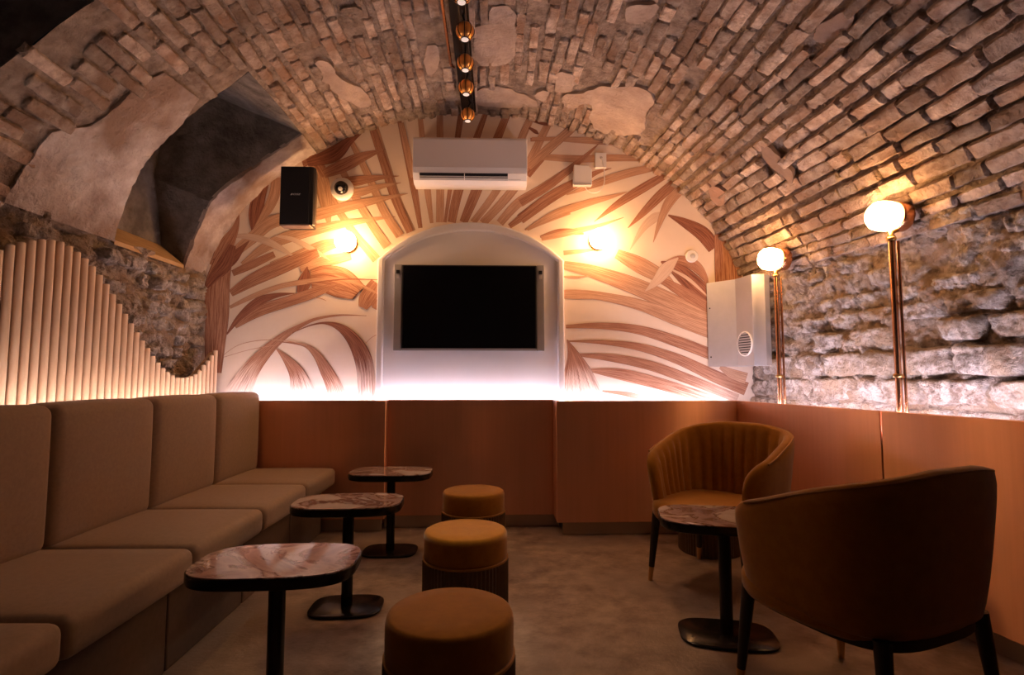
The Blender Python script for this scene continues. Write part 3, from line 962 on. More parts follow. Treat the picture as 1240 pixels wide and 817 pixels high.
# lower left
for pts, m, f in (
    ([(190, 95, 34), (300, 45, 46), (420, -10, 34)], 'leaf_brown', None),
    ([(180, 205, 40), (300, 132, 70), (450, 62, 80), (660, -20, 50)], 'leaf_brown', None),
    ([(620, 130, 110), (700, 125, 150), (790, 150, 165), (870, 190, 110), (885, 200, 90)], 'leaf_brown', None),
    ([(905, 285, 50), (930, 230, 90), (985, 150, 80)], 'leaf_brown', None),
    ([(970, 290, 30), (980, 270, 60), (990, 240, 40)], 'leaf_brown', None),
    ([(560, 205, 40), (585, 140, 74), (600, 58, 4)], 'leaf_dark', None),
    ([(205, 390, 18), (330, 305, 58), (500, 248, 58), (650, 198, 54), (775, 152, 8)], 'leaf_brown', None),
    ([(158, 430, 8), (230, 335, 34), (330, 252, 50), (430, 216, 26), (530, 205, 4)], 'leaf_dark', None),
    ([(175, 282, 18), (300, 222, 28), (450, 167, 28), (600, 140, 28), (750, 126, 20), (850, 142, 24), (985, 205, 10)], 'leaf_tan', None),
    ([(600, 150, 3), (800, 128, 8), (985, 130, 3)], 'leaf_dark', None),
    ([(925, 328, 2), (780, 325, 10), (650, 345, 16), (560, 385, 24), (470, 440, 42), (380, 520, 66), (290, 625, 100), (215, 760, 150)], 'leaf_brown', (.72, 1.05)),
    ([(520, 420, 4), (620, 380, 8), (700, 368, 15), (780, 392, 42), (850, 455, 72), (900, 545, 95), (922, 650, 96), (925, 800, 90)], 'leaf_dark', (.6, 1.15)),
    ([(430, 510, 3), (490, 570, 46), (550, 660, 96), (585, 800, 170)], 'leaf_brown', (.5, .95)),
    ([(440, 470, 4), (580, 488, 18), (650, 540, 42), (700, 620, 68), (745, 710, 88), (768, 800, 116)], 'leaf_brown', (.62, 1.05)),
    ([(120, 560, 2), (220, 490, 3), (350, 462, 4), (480, 465, 4), (600, 490, 4)], 'leaf_tan', None),
    ([(120, 562, 2), (280, 515, 3), (420, 490, 3)], 'leaf_tan', None),
    ([(640, 225, 2), (680, 235, 5), (705, 246, 2)], 'leaf_tan', None),
    ([(920, 480, 2), (950, 450, 3), (985, 430, 3)], 'leaf_tan', None),
    ([(165, -20, 80), (130, 60, 110), (105, 180, 140), (105, 330, 130), (95, 470, 115), (85, 640, 90)], 'leaf_brown', None),
    ([(190, -60, 40), (150, 40, 80), (90, 110, 60), (40, 180, 20)], 'leaf_dark', None),
): leaf(pts, m, f, **B_)

# ------------------------------------------------------------------ white arched niche with the television
def arch_poly(xl, xr, zb, zsh, za, n=28):
    w = (xr - xl) / 2; c = (xl + xr) / 2; s = za - zsh
    R = (w * w + s * s) / (2 * s); zc = za - R
    a0 = math.asin(w / R)
    return [(xl, zb), (xr, zb)] + [(c + R * math.sin(a0 - 2 * a0 * i / n), zc + R * math.cos(a0 - 2 * a0 * i / n)) for i in range(n + 1)]
YN = YB - .07
pl, pr_, ap, ip = on_y(457, 313.5, YN), on_y(683, 313.5, YN), on_y(570, 268.5, YN), on_y(570, 278.5, YN)
niche = thing('tv_niche', 'white arched surround framing the television on the mural wall', 'niche', ((pl.x + pr_.x) / 2, YB, .95))
cx0 = niche.location
bm = bmesh.new()
O = [(x - cx0.x, z - .95) for x, z in arch_poly(pl.x, pr_.x, .95, pl.z, ap.z)]
bw = .055
I = [(x - cx0.x, z - .95) for x, z in arch_poly(pl.x + bw, pr_.x - bw, .95, pl.z - .004, ip.z)]
def ringprism(name, O, I, lo, hi, m, parent):
    bm = bmesh.new(); n = len(O)
    o0 = [bm.verts.new((a, lo, b)) for a, b in O]; o1 = [bm.verts.new((a, hi, b)) for a, b in O]
    bev = .018
    i0 = [bm.verts.new((a, lo, b)) for a, b in I]; i1 = [bm.verts.new((a, hi, b)) for a, b in I]
    for k in range(n):
        j = (k + 1) % n
        if k == 0: continue
        bm.faces.new((o0[k], o0[j], o1[j], o1[k])); bm.faces.new((i0[j], i0[k], i1[k], i1[j]))
        bm.faces.new((o0[j], o0[k], i0[k], i0[j])); bm.faces.new((o1[k], o1[j], i1[j], i1[k]))
    for k in (0, 1):
        bm.faces.new((o0[k], o1[k], i1[k], i0[k]))
    bmesh.ops.recalc_face_normals(bm, faces=bm.faces)
    es = [e for e in bm.edges if len(e.link_faces) == 2 and e.calc_face_angle(0) > .9]
    bmesh.ops.bevel(bm, geom=es, offset=.014, segments=3, affect='EDGES', profile=.5)
    return finish(name, bm, m, parent, smooth=False)
ringprism('arch_frame', O, I, -.07, -.002, 'white_paint', niche)
prism('back_panel', I, -.035, -.003, 'white_paint', niche)

YT = YB - .075
tv = thing('television', 'wide black flat television hung inside the white arched niche', 'television')
a, b = on_y(487, 320.5, YT), on_y(650, 424, YT)
tv.location = ((a.x + b.x) / 2, YB - .035, b.z)
W, H = b.x - a.x, a.z - b.z
box('casing', (-W / 2, -.045, 0), (W / 2, 0, H), 'black_plastic', tv, .004)
box('screen', (-W / 2 + .012, -.048, .018), (W / 2 - .012, -.0445, H - .012), 'screen', tv)
box('lower_bezel', (-W / 2, -.049, 0), (W / 2, -.045, .014), 'steel', tv)
for s in (-1, 1):
    x0 = s * (W / 2 + .034)
    br = box('mounting_bar', (x0 - .031, -.04, -.004), (x0 + .031, 0, H + .004), 'steel', tv, .003)
    box('clamp_screw', (x0 - .014, -.048, H - .075), (x0 + .014, -.039, H - .045), 'black_plastic', br)
    box('clamp_plate', (x0 - .012, -.044, H - .115), (x0 + .012, -.039, H - .085), 'grey_plastic', br)

# ------------------------------------------------------------------ copper wainscot, back wall
ZW, ZP = 1.02, .10
def px_x(px, y): return on_y(px, 560, y).x
YL, YM, YR = 4.36, 4.47, 4.22
xl0, xl1 = -2.2, px_x(466, YL)
xm0, xm1 = xl1, px_x(674, YR)
xr1 = 1.88
wain = thing('copper_wainscot', 'satin copper panelled wainscot along the mural wall', 'wainscot', (0, YR, 0))
wain['kind'] = 'structure'; 
def wp(name, lo, hi, m='copper_panel'):
    return box(name, (lo[0], lo[1] - YR, lo[2]), (hi[0], hi[1] - YR, hi[2]), m, wain, .003, 1)
wp('copper_panel', (xl0, YL, ZP), (xl1, YL + .03, ZW))
wp('copper_panel', (xm0, YM, ZP), (xm1, YM + .03, ZW))
wp('copper_panel', (xm1, YR, ZP), (xr1 + .028, YR + .03, ZW))
wp('return_panel', (xl1 - .03, YL + .028, ZP), (xl1, YM + .03, ZW))
wp('return_panel', (xm1, YR + .028, ZP), (xm1 + .03, YM + .03, ZW))
wp('kick_board', (xl0, YL + .05, 0), (xl1 - .03, YL + .07, ZP), 'kick')
wp('kick_board', (xm0 - .03, YM + .04, 0), (xm1 + .05, YM + .06, ZP), 'kick')
wp('kick_board', (xm1 + .05, YR + .05, 0), (xr1, YR + .07, ZP), 'kick')
wp('light_ledge', (xl0, YL + .03, ZW - .16), (xl1 - .03, YB - .002, ZW - .14), 'kick')
wp('light_ledge', (xl1, YM + .03, ZW - .16), (xm1, YB - .002, ZW - .14), 'kick')
wp('light_ledge', (xm1 + .03, YR + .03, ZW - .16), (xr1 + .1, YB - .002, ZW - .14), 'kick')
# right wall
def xpan(y): return 1.88 + .15 * (4.22 - y)
wright = thing('copper_wainscot', 'satin copper panelled wainscot along the rubble wall behind the armchairs', 'wainscot', (1.88, 4.22, 0), math.atan(.15))
wright['kind'] = 'structure'
Lr = lambda y: (4.22 - y) * math.sqrt(1 + .15 ** 2)
def on_pan(px, py):
    d = ray(px, py); t = (1.88 + .15 * 4.22) / (d.x + .15 * d.y); return CAM + d * t
yj = [4.22, on_pan(1066, 500).y]
pw = yj[0] - yj[1]
yj += [yj[1] - pw, yj[1] - 2 * pw]
for i in range(3):
    box('copper_panel', (0, -Lr(yj[i + 1]) + .004, ZP if i else ZP), (.03, (-Lr(yj[i]) - .002) if i else .026, ZW), 'copper_panel', wright, .003, 1)
    box('kick_board', (.05, -Lr(yj[i + 1]), 0), (.07, -Lr(yj[i]), ZP), 'kick', wright)
box('light_ledge', (.03, -Lr(yj[-1]), ZW - .16), (.20, .0, ZW - .14), 'kick', wright)

# LED cove strips
tag(box('led_strip', (xl0 + .02, YB - .122, ZW - .040), (xr1 + .10, YB - .110, ZW - .030), 'led_back'),
    'cool white light strip tucked behind the copper wainscot below the mural', 'light strip', 'cove light strips')
ls = thing('led_strip', 'cool white light strip tucked behind the wainscot below the rubble wall', 'light strip', (1.88, 4.22, 0), math.atan(.15), 'cove light strips')
box('strip', (.065, -Lr(1.9), ZW - .040), (.077, -.02, ZW - .030), 'led_side', ls)
tag(box('led_strip', (-2.19, 1.7, .96), (-2.178, 4.30, .97), 'led_sofa'),
    'warm light strip hidden behind the sofa back at the foot of the slats', 'light strip', 'cove light strips')
tag(box('ledge_board', (-2.275, 1.65, .925), (-2.05, 4.33, .955), 'sofa_base'), 'narrow ledge between the sofa back and the slats', 'ledge')

# ------------------------------------------------------------------ sofa
sofa = thing('banquette_sofa', 'long tan upholstered banquette sofa along the slat screen', 'sofa', (-1.6, 2.7, 0))
ys = [4.355, 3.70, 3.035, 2.36, 1.68, 1.0]
ox, oy = 1.6, -2.7
for i in range(5):
    y1, y0 = ys[i] - .004, ys[i + 1] + .004
    rbox('seat_cushion', (-1.98 + ox, y0 + oy, .37), (-1.24 + ox, y1 + oy, .50), .035, 'sofa', sofa, (0.004, .003, .014))
    rbox('back_cushion', (-2.03 + ox, y0 + oy, .485), (-1.835 + ox, y1 + oy, 1.085), .045, 'sofa', sofa, (.012, .003, .010))
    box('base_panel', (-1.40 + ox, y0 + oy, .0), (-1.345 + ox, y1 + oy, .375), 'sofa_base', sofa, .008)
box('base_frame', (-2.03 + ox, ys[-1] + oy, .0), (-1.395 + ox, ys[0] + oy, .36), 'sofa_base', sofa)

# ------------------------------------------------------------------ tables
def table(px, py, rz, label, size=.283, size2=.19, base=.185, base2=.14):
    p = on_z(px, py, .55)
    t = thing('side_table', label, 'table', (p.x, p.y, 0), rz, 'marble side tables')
    rings('base_plate', [(.97, 0), (1, .004), (1, .012), (.97, .016)], 'black_metal', t, 48, 3.6, base, base2)
    rings('leg', [(1, .014), (1, .512)], 'black_metal', t, 20, 2, .029, .029)
    top = rings('table_top', [(.93, .505), (.985, .510), (1, .520), (1, .546)], 'black_metal', t, 64, 3.4, size, size2)
    rings('marble_slab', [(1.0, .5461), (1.0, .551)], 'marble', top, 64, 3.4, size * .985, size2 * .98)
    return t
T1 = table(337, 677, math.radians(3), 'rounded square marble table beside the sofa, under the shadowed end of the row')
T2 = table(422.5, 606, math.radians(2), 'rounded square marble table in the middle of the row beside the sofa')
T3 = table(474, 570, 0, 'rounded square marble table standing close to the copper wainscot')
T1['label'] = 'rounded square marble table beside the sofa, furthest from the copper wainscot'
T4 = table(876, 618, math.radians(-12), 'rounded square marble table between the two mustard armchairs', .30, .205, .215, .15)
T4.location = (1.08, 2.60, 0)

# ------------------------------------------------------------------ stools
def stool(x, y, label):
    t = thing('stool', label, 'stool', (x, y, 0), 0, 'round mustard stools')
    R = .206
    rings('fluted_drum', [(.97, 0), (1, .01), (1.0, .305), (.985, .312)], 'fluted', t, 128, 2, R * 1.03, R * 1.03, False, None, 1, .035)
    rings('band', [(.98, .308), (1.025, .312), (1.025, .320), (.98, .324)], 'piping', t, 64, 2, R, R)
    rings('cushion', [(.99, .320), (1.0, .33), (1.0, .418), (.99, .434), (.965, .445), (.92, .450), (.6, .453), (.2, .454)], 'velvet', t, 64, 2, R, R, sharp=False)
    return t
p = on_z(545, 738, .45); stool(p.x, p.y, 'mustard velvet stool in the stool row, furthest from the copper wainscot')
p = on_z(564, 640, .45); stool(p.x, p.y, 'mustard velvet stool in the middle of the stool row')
p = on_z(573.5, 593, .45); stool(p.x, p.y, 'mustard velvet stool of the row standing close to the recessed copper panel')
stool(1.50, 3.86, 'dark fluted stool mostly hidden behind the armchair in the corner')

# ------------------------------------------------------------------ armchairs
def armchair(x, y, face, label):
    f = Vector(face).normalized()
    rz = math.atan2(f.x, -f.y)
    t = thing('armchair', label, 'armchair', (x, y, 0), rz, 'mustard tub armchairs')
    amax = math.radians(136); nU = 132
    TH = .062
    def plan(al, sc):
        c, s = math.sin(al), math.cos(al); ex = 3.3
        r = (abs(c) ** ex + abs(s) ** ex) ** (-1 / ex)
        return Vector((c * r * .385 * sc, s * r * .36 * sc, 0))
    def rim(al):
        d = abs(math.degrees(al)); k = max(0, min(1, (136 - d) / 120)); k = k * (1 - .35 * k) / .65 * .6 + .4 * k * k * (3 - 2 * k)
        return .715 + .20 * k
    V, F = [], []
    outer_l = [0, .04, .12, .3, .5, .7, .85, .95]
    rows = None
    for i in range(nU + 1):
        al = -amax + 2 * amax * i / nU
        e = max(0, (abs(al) - (amax - .13)) / .13); e2 = max(0, (abs(al) - (amax - .30)) / .30)
        kk = math.sqrt(max(.0, 1 - e * e)) * .96 + .04
        hz = rim(al) - .11 * (1 - math.sqrt(max(0, 1 - min(1, e2) ** 2)))
        zb = .390 + .02 * (1 - kk)
        prof = []
        def sc(z): 
            q = (z - .39) / .43
            return .84 + .16 * min(1, max(0, q)) ** .6
        th = TH * kk
        cen = plan(al, 1); nrm = cen.normalized()
        ph = (al / (2 * amax)) * 22 * PI
        rib = .017 * (abs(math.cos(ph)) - .5) * (1 if e <= 0 else 0)
        for l in outer_l:
            z = zb + (hz - TH * .5 - zb) * l
            p = plan(al, sc(z)) - nrm * (TH - th) / 2
            if l == 0: p -= nrm * .02
            prof.append((p.x, p.y, z))
        for a in (30, 60, 90, 120, 150):
            r_ = th / 2
            z = hz - TH * .5 + math.sin(math.radians(a)) * TH * .5 * (.5 + .5 * kk)
            p = plan(al, sc(z)) - nrm * (TH / 2 - r_ * math.cos(math.radians(a)))
            prof.append((p.x, p.y, z))
        for l in (.97, .9, .75, .55, .35, .15, 0):
            z = .40 + (hz - TH * .5 - .40) * l
            fa = min(1, (1 - l) * 8)
            p = plan(al, sc(z)) - nrm * ((TH + th) / 2 + (rib + .012) * fa * kk)
            prof.append((p.x, p.y, z))
        prof.append((prof[-1][0], prof[-1][1], zb + .02))
        rows = len(prof); V += prof
    for i in range(nU):
        for j in range(rows):
            a, b = i * rows + j, i * rows + (j + 1) % rows
            F.append((a, b, b + rows, a + rows))
    F.append(tuple(range(rows))); F.append(tuple(range(nU * rows, (nU + 1) * rows))[::-1])
    bm = bmesh.new(); bv = [bm.verts.new(v) for v in V]
    for q in F: bm.faces.new([bv[k] for k in q])
    shell = finish('backrest', bm, 'velvet', t, smooth=True)
    # piping along the rim
    pts = []
    for i in range(0, 61):
        al = (amax - .36) * (2 * i / 60 - 1)
        p = plan(al, 1.0); n = p.normalized(); z = rim(al) - .012
        pts.append((p.x - n.x * .008, p.y - n.y * .008, z))
    tube('piping', pts, .0055, 'piping', shell, 6)
    rings('seat', [(.80, .365), (.93, .372), (.97, .395), (.975, .435), (.95, .462), (.86, .474), (.5, .480)], 'velvet', t, 64, 2.9, .345, .335, sharp=False).location = (0, -.03, 0)
    # frame and legs
    fr = rings('frame', [(.9, .355), (.93, .36), (.93, .392), (.9, .396)], 'dark_wood', t, 48, 3.4, .325, .315)
    for sx in (-1, 1):
        for sy in (-1, 1):
            a0 = Vector((sx * .262, sy * .252, .40)); a1 = Vector((sx * .295, sy * .285, 0.0))
            pm = a0.lerp(a1, .80)
            lg = tube('leg', [a0, a0.lerp(a1, .35), pm], .02, 'dark_wood', t, 12, taper=[.026, .023, .0165])
            tube('ferrule', [pm, a1], .016, 'brass', lg, 12, taper=[.0167, .0125])
    return t
armchair(1.33, 3.27, (-.76, -.65), 'mustard velvet tub armchair facing the room with its channelled inside showing')
armchair(1.325, 2.02, (-.38, .925), 'mustard velvet tub armchair turned with its smooth dark back to the room')

# ------------------------------------------------------------------ wall lamps
def wall_globe(px, py, label):
    p = on_y(px, py, YB - .09)
    t = thing('wall_lamp', label, 'wall lamp', (p.x, YB, p.z), 0, 'globe lamps on the mural')
    lathe('back_plate', [(.075, .0), (.075, .018), (.068, .024)], 'brass', t, (0, -.001, 0), (0, -1, 0))
    lathe('holder_ring', [(.058, .022), (.070, .024), (.072, .05), (.066, .052)], 'brass', t, (0, 0, 0), (0, -1, 0))
    n = 12
    prof = [(.088 * math.sin(PI * (k + .3) / (n + .6)), -.115 - .088 * math.cos(PI * (k + .3) / (n + .6)) * -1 * -1) for k in range(n + 1)]
    prof = [(.088 * math.sin(PI * k / n), .122 - .088 * math.cos(PI * k / n)) for k in range(n + 1)]
    lathe('globe', prof, 'globe', t, (0, 0, 0), (0, -1, 0))
    return t
wall_globe(419.5, 293, 'glowing round wall lamp on the mural beside the black loudspeaker')
wall_globe(725.5, 290, 'glowing round wall lamp on the mural below the white sensor boxes')

def pipe_lamp(bx, by, tx, ty, label, scale=1.):
    d = ray(bx, by); k = (XC + 2.42 + .11 * YB - .235) / (d.x + .11 * d.y); b = CAM + d * k
    x, y = b.x, b.y
    topz = on_y(tx, ty, y).z
    t = thing('pipe_lamp', label, 'lamp', (x, y, .90), 0, 'copper pipe lamps on the rubble wall')
    h = topz - .90
    tube('pipe', [(0, 0, 0), (0, 0, h)], .016, 'copper', t, 14)
    tube('thin_pipe', [(.030, -.010, 0), (.030, -.010, h * .97)], .008, 'copper', t, 10)
    for zz in (.30, h - .03):
        cl = lathe('clamp', [(.022, zz), (.025, zz + .004), (.025, zz + .016), (.022, zz + .02)], 'brass', t)
    hz = h + .105
    ax = Vector((-1, -.06, .02)).normalized()
    wx = xright(.90 + hz, y) - x
    c0 = Vector((.088, .005, hz))
    lathe('lamp_base', [(.060, -.0), (.077, .004), (.081, .012), (.081, .062), (.077, .068)], 'copper', t, c0, ax, 32)
    lathe('lamp_glass', [(.070, .0), (.077, .010), (.082, .04), (.082, .075), (.076, .105), (.060, .125), (.03, .135), (.001, .137)], 'globe_side', t, c0 + ax * .069, ax, 32)
    tube('elbow', [(0, 0, h - .005), (0, 0, h + .02), (.03, 0, hz - .072)], .017, 'brass', t, 12)
    tube('wall_stub', [tuple(c0 + ax * .005), (max(wx - .045, .10), .008, hz)], .03, 'copper', t, 12)
    return t
pipe_lamp(1090, 497, 1078, 285, 'glowing lamp head on a copper pipe, standing well clear of the steel vent box')
pipe_lamp(945, 487, 940, 331, 'glowing lamp head on a copper pipe right beside the steel vent box')

# ------------------------------------------------------------------ ceiling track with copper ball spots
XT = -.205
def track_pt(px, py, z): return on_z(px, py, z)
zt = 3.30
balls = [on_z(563, 38, zt), on_z(563.5, 76, zt), on_z(564.5, 106, zt), on_z(566.5, 139, zt)]
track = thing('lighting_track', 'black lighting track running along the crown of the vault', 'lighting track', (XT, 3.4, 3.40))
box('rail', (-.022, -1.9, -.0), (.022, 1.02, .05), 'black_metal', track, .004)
box('track_shadow_strip', (-.085, -1.9, .052), (.035, 1.10, .066), 'black_metal', track, .003)  # black strip added above the rail to stand in for the track's shadow
for yy in (-1.4, -.2, .7): box('hanger', (-.012, yy - .012, .05), (.012, yy + .012, .125), 'black_metal', track)
tag(tube('copper_conduit', [(XT - .12, 1.6, 3.44), (XT - .12, 3.75, 3.44), (XT - .115, 3.80, 3.45), (XT - .105, 3.86, 3.475)], .011, 'copper', None, 10),
    'thin copper conduit pipe clipped to the vault beside the lighting track', 'pipe')
def spot(p, label):
    t = thing('ball_spotlight', label, 'spotlight', (p.x, p.y, p.z), 0, 'copper ball spotlights on the track')
    R = .056
    n = 12
    V, F = [], []
    prof = [(R * math.sin(PI * k / n), R * math.cos(PI * k / n)) for k in range(0, 11)]
    prof = [(max(r, .006), z) for r, z in prof]
    lathe('shade', [(r, -z) for r, z in prof[::-1]], 'ball_copper', t, (0, 0, 0), (0, 0, -1), 28)
    zb = prof[-1][1]; rb = prof[-1][0]
    for k in range(8):
        a = 2 * PI * k / 8
        pts = [((r + .0008) * math.cos(a), (r + .0008) * math.sin(a), z) for r, z in prof[1:]]
        tube('seam', pts, .0028, 'black_metal', t, 5)
    lathe('lens_ring', [(rb, 0), (rb + .001, .006), (rb - .005, .008)], 'black_plastic', t, (0, 0, zb + .004), (0, 0, -1), 24)
    lathe('lens', [(rb - .005, 0), (rb - .006, .002)], 'lens', t, (0, 0, zb - .0035), (0, 0, -1), 20)
    dx = XT - p.x
    tube('stem', [(0, 0, R - .004), (dx * .5, 0, .08), (dx, 0, 3.402 - p.z)], .007, 'black_metal', t, 8)
    l = bpy.data.lights.new('spot_light', 'SPOT'); l.energy = SPOT_W; l.color = (1.0, .70, .44)
    l.spot_size = math.radians(62); l.spot_blend = .7; l.shadow_soft_size = .03
    lo = bpy.data.objects.new('spot_light', l); COL.objects.link(lo); lo.parent = t; lo.location = (0, 0, zb - .02); lo.rotation_euler = (math.radians(-14), 0, 0)
    return t
near_labels = ['copper ball spotlight on the track, furthest from the mural', 'copper ball spotlight on the track where the copper conduit ends',
               'copper ball spotlight on the track, next but one to the mural', 'copper ball spotlight hanging right above the air conditioner']
for p, l in zip(balls, near_labels): spot(p, l)
sp = spot(Vector((balls[0].x, balls[0].y - .33, zt)), 'copper ball spotlight on the track above the middle stool')
for c in bpy.data.objects:
    if c.parent == sp and c.type == 'LIGHT': c.data.spot_size = math.radians(17); c.data.energy = SPOT_W * 9; c.rotation_euler = (math.radians(-4), 0, 0)

# ------------------------------------------------------------------ air conditioner
YA = YB - .21
a, b = on_y(500, 165, YA), on_y(638.5, 220.5, YA)
W, H = b.x - a.x, a.z - b.z
ac = thing('air_conditioner', 'white wall mounted air conditioner above the arched niche', 'air conditioner', ((a.x + b.x) / 2, YB - .003, b.z))
prof = [(0, 0), (-.12, -.0), (-.165, .022), (-.20, .075), (-.21, .12), (-.21, H - .02), (-.195, H), (0, H)]
prism('body', [(y, z) for y, z in prof], -W / 2, W / 2, 'white_plastic', ac, axis='x', bevel=.006)
# outlet on the slanted lower front
def slope(u, w): return (-.165 + (-.035) * u - .003 * w, .022 + .053 * u)
def slab(name, x0, x1, u0, u1, w, m, par):
    (ya, za), (yb, zb_) = slope(u0, 0), slope(u1, 0)
    n_ = Vector((0, -.053, -.035)).normalized() * w
    V = []
    for x in (x0, x1):
        for (y_, z_) in ((ya, za), (yb, zb_)):
            V.append((x, y_, z_)); V.append((x, y_ + n_.y, z_ + n_.z))
    F = [(0, 1, 3, 2), (4, 6, 7, 5), (0, 4, 5, 1), (2, 3, 7, 6), (1, 5, 7, 3), (0, 2, 6, 4)]
    return put(name, V, F, m, par)
vent = slab('air_outlet', -W * .44, W * .33, .15, 1.0, .0015, 'black_plastic', ac)
slab('louver', -W * .44, W * .33, .10, .40, .010, 'grey_plastic', ac)
slab('louver', -W * .44, W * .33, .52, .62, .010, 'grey_plastic', ac)
slab('divider', -W * .052, -W * .046, .10, 1.0, .011, 'white_plastic', ac)
slab('indicator_strip', W * .335, W * .445, .15, .22, .002, 'grey_plastic', ac)

# ------------------------------------------------------------------ loudspeaker
YSp = 4.33
a, b = on_y(340, 201, YSp), on_y(379, 272, YSp)
W, H = b.x - a.x, a.z - b.z
spk = thing('loudspeaker', 'black wall loudspeaker hanging beside the window recess', 'loudspeaker', ((a.x + b.x) / 2, YSp, b.z), 0)
outl = [(-W / 2, 0), (W / 2 - .03, 0), (W / 2 - .008, .012), (W / 2, .04), (W / 2 - .03, .17), (-W / 2 + .03, .17)]
prism('cabinet', outl, 0, H, 'black_plastic', spk, axis='z', bevel=.006)
box('grille', (-W / 2 + .006, -.006, .008), (W / 2 - .035, .001, H - .006), 'black_cloth', spk, .003)
box('lower_trim', (-W / 2 + .004, -.004, -.008), (W / 2 - .03, .10, .004), 'rust', spk, .003)
tube('wall_bracket', [(0, .165, H * .6), (0, YB - YSp - .005, H * .6)], .018, 'black_metal', spk, 10)
fc = bpy.data.curves.new('logo', 'FONT'); fc.body = 'BOSE'; fc.size = .026; fc.shear = .35; fc.extrude = .0008; fc.align_x = 'CENTER'; fc.space_character = 1.15
fo = bpy.data.objects.new('tmp_logo', fc); COL.objects.link(fo)
dg = bpy.context.evaluated_depsgraph_get()
me = bpy.data.meshes.new_from_object(fo.evaluated_get(dg))
bpy.data.objects.remove(fo)
me.name = 'logo'
for v in me.vertices: v.co = Vector((v.co.x * 1.15, -.0065 - v.co.z, v.co.y * .75))
lg = put_mesh('logo', me, None, spk, (-.012, 0, H * .50))
me.materials.clear(); me.materials.append(MATS['white_plastic'])

# ------------------------------------------------------------------ small fittings on the mural
p = on_y(414.5, 229, YB - .04)
dm = thing('dome_camera', 'small white security camera with a dark dome on the mural', 'camera', (p.x, YB, p.z))
lathe('base_ring', [(.098, 0), (.098, .02), (.085, .034), (.060, .040)], 'white_plastic', dm, (0, -.030, 0), (0, -1, 0), 32)
lathe('mount', [(.07, 0), (.07, .03)], 'white_plastic', dm, (0, -.001, 0), (0, -1, 0), 24)
lathe('dome', [(.060 * math.cos(q * PI / 16), .060 * math.sin(q * PI / 16)) for q in range(9)], 'screen', dm, (0, -.066, .0), (0, -1, 0), 24)
lathe('lens', [(.018, 0), (.018, .012), (.012, .014)], 'grey_plastic', dm, (.006, -.115, -.022), (.1, -1, -.35), 16)

p0, p1 = on_y(694, 199, YB - .05), on_y(717, 224, YB - .05)
sb = thing('sensor_box', 'larger white plastic sensor box on the mural with a cable loop', 'sensor box', ((p0.x + p1.x) / 2, YB, p1.z), 0, 'white boxes on the mural')
W, H = p1.x - p0.x, p0.z - p1.z
outl = [(-W / 2, 0), (W / 2, 0), (W / 2, H - .04), (W / 2 - .03, H - .006), (-W / 2 + .008, H)]
prism('housing', outl, -.05, -.001, 'white_plastic', sb, bevel=.006)
box('lower_lip', (-W / 2 + .006, -.054, -.004), (W / 2 - .006, -.004, .012), 'grey_plastic', sb, .003)
q0, q1 = on_y(720.5, 184.5, YB - .03), on_y(734.5, 203, YB - .03)
jb = thing('junction_box', 'small square white junction box on the mural near the vault edge', 'junction box', ((q0.x + q1.x) / 2, YB, q1.z), 0, 'white boxes on the mural')
W2, H2 = q1.x - q0.x, q0.z - q1.z
box('housing', (-W2 / 2, -.032, 0), (W2 / 2, -.001, H2), 'white_plastic', jb, .004)
lathe('knockout', [(.012, 0), (.012, .004), (.008, .005)], 'grey_plastic', jb, (.003, -.031, H2 * .65), (0, -1, 0), 14)
cz = [on_y(a, b, YB - .036) for a, b in ((728.5, 191), (731.5, 205), (731.5, 222), (726, 231), (718, 233.5), (711, 230), (708, 224.5))]
cab = [tuple(c) for c in cz]
sm = []
for i in range(len(cab) - 1):
    a0, a1, a2, a3 = [Vector(cab[max(0, min(len(cab) - 1, i + k))]) for k in (-1, 0, 1, 2)]
    for s in range(5):
        t_ = s / 5; sm.append(.5 * ((2 * a1) + (a2 - a0) * t_ + (2 * a0 - 5 * a1 + 4 * a2 - a3) * t_ ** 2 + (3 * a1 - a0 - 3 * a2 + a3) * t_ ** 3))
sm.append(Vector(cab[-1]))
tag(tube('sensor_cable', sm, .004, 'white_plastic', None, 6), 'thin pale cable looping between the two white boxes', 'cable')
p = on_y(838, 310, YB - .02)
bt = thing('alarm_button', 'round white alarm button on the mural beside the upright leaf', 'alarm button', (p.x, YB, p.z))
lathe('disc', [(.055, .012), (.055, .030), (.050, .036)], 'white_plastic', bt, (0, .010, 0), (0, -1, 0), 28)
lathe('button', [(.021, 0), (.021, .010), (.017, .013)], 'grey_plastic', bt, (.004, -.025, 0), (0, -1, 0), 18)

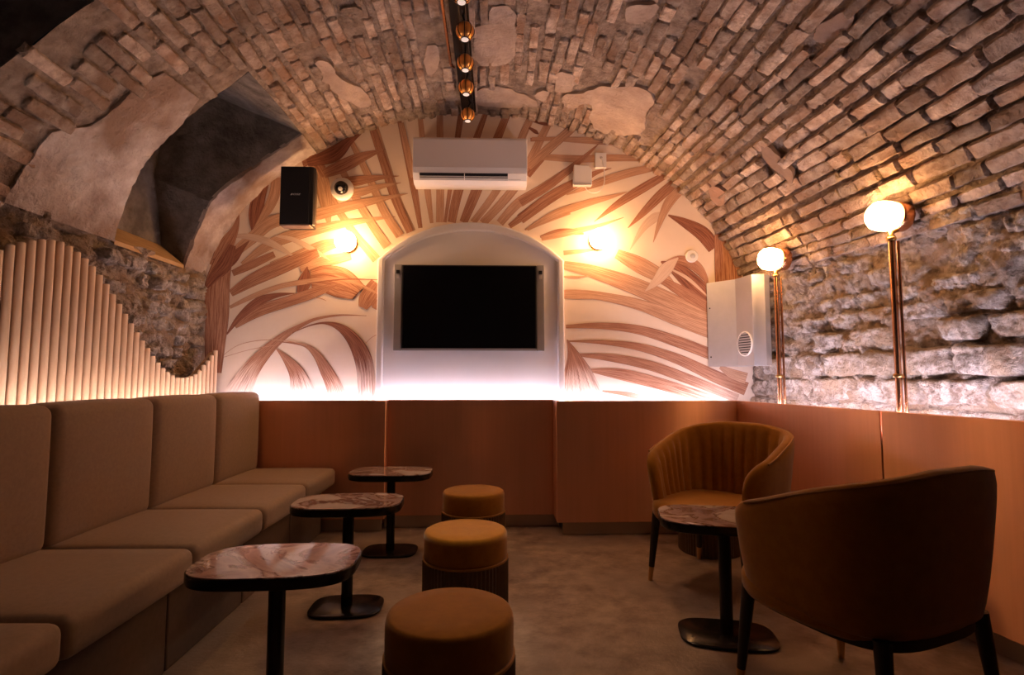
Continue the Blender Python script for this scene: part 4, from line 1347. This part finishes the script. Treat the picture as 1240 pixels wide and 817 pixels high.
# ------------------------------------------------------------------ steel vent box in the corner
zt0, zb0 = on_y(892, 338, 4.44).z, on_y(892, 443, 4.44).z
def fp(px, y): q = on_y(px, 400, y); return (q.x, q.y)
P0, P1, P2, P3, P4 = fp(857, YB - .012), fp(863.5, YB - .05), fp(892, 4.44), fp(912, 4.22), fp(927.5, 4.20)
vb = thing('vent_box', 'folded grey steel vent box with a round grille in the corner', 'vent box', (P2[0], P2[1], zb0))
L_ = lambda q: (q[0] - P2[0], q[1] - P2[1])
corner = [L_(P0), L_(P1), L_(P2), L_(P3), L_(P4), L_((P4[0] + .06, 4.24)), L_((P4[0] - .01, YB - .012))]
prism('casing', corner, 0, zt0 - zb0, 'steel', vb, axis='z')
for zq in (.08, .5):
    d_ = Vector((P1[0] - P0[0], P1[1] - P0[1], 0)); mid = ((P0[0] + P1[0]) / 2 - P2[0], (P0[1] + P1[1]) / 2 - P2[1], zq)
    lathe('rivet', [(.006, 0), (.005, .003)], 'black_metal', vb, mid, (-.6, -.8, 0), 8)
d_ = Vector((P3[0] - P2[0], P3[1] - P2[1], 0)); nrm = Vector((d_.y, -d_.x, 0)).normalized()
if nrm.x > 0: nrm = -nrm
gc = d_ * .5 + Vector((0, 0, on_y(901, 416, 4.33).z - zb0))
rg = lathe('grille_ring', [(.102, -.004), (.102, .006), (.092, .009), (.090, .001)], 'white_plastic', vb, gc, nrm, 32)
lathe('grille_opening', [(.091, 0), (.090, .002)], 'black_plastic', vb, gc, nrm, 32)
du = d_.normalized()
for k in range(-4, 5):
    zz = k * .020; hw = math.sqrt(max(0, .088 ** 2 - zz ** 2))
    c = gc + nrm * .004 + Vector((0, 0, zz))
    V = []
    for a in (-hw, hw):
        for zq in (-.0055, .0055):
            for o_ in (0, .004): V.append(c + du * a + Vector((0, 0, zq)) + nrm * o_)
    put('grille_slat', V, [(0, 1, 3, 2), (4, 6, 7, 5), (0, 4, 5, 1), (2, 3, 7, 6), (1, 5, 7, 3), (0, 2, 6, 4)], 'steel', vb)
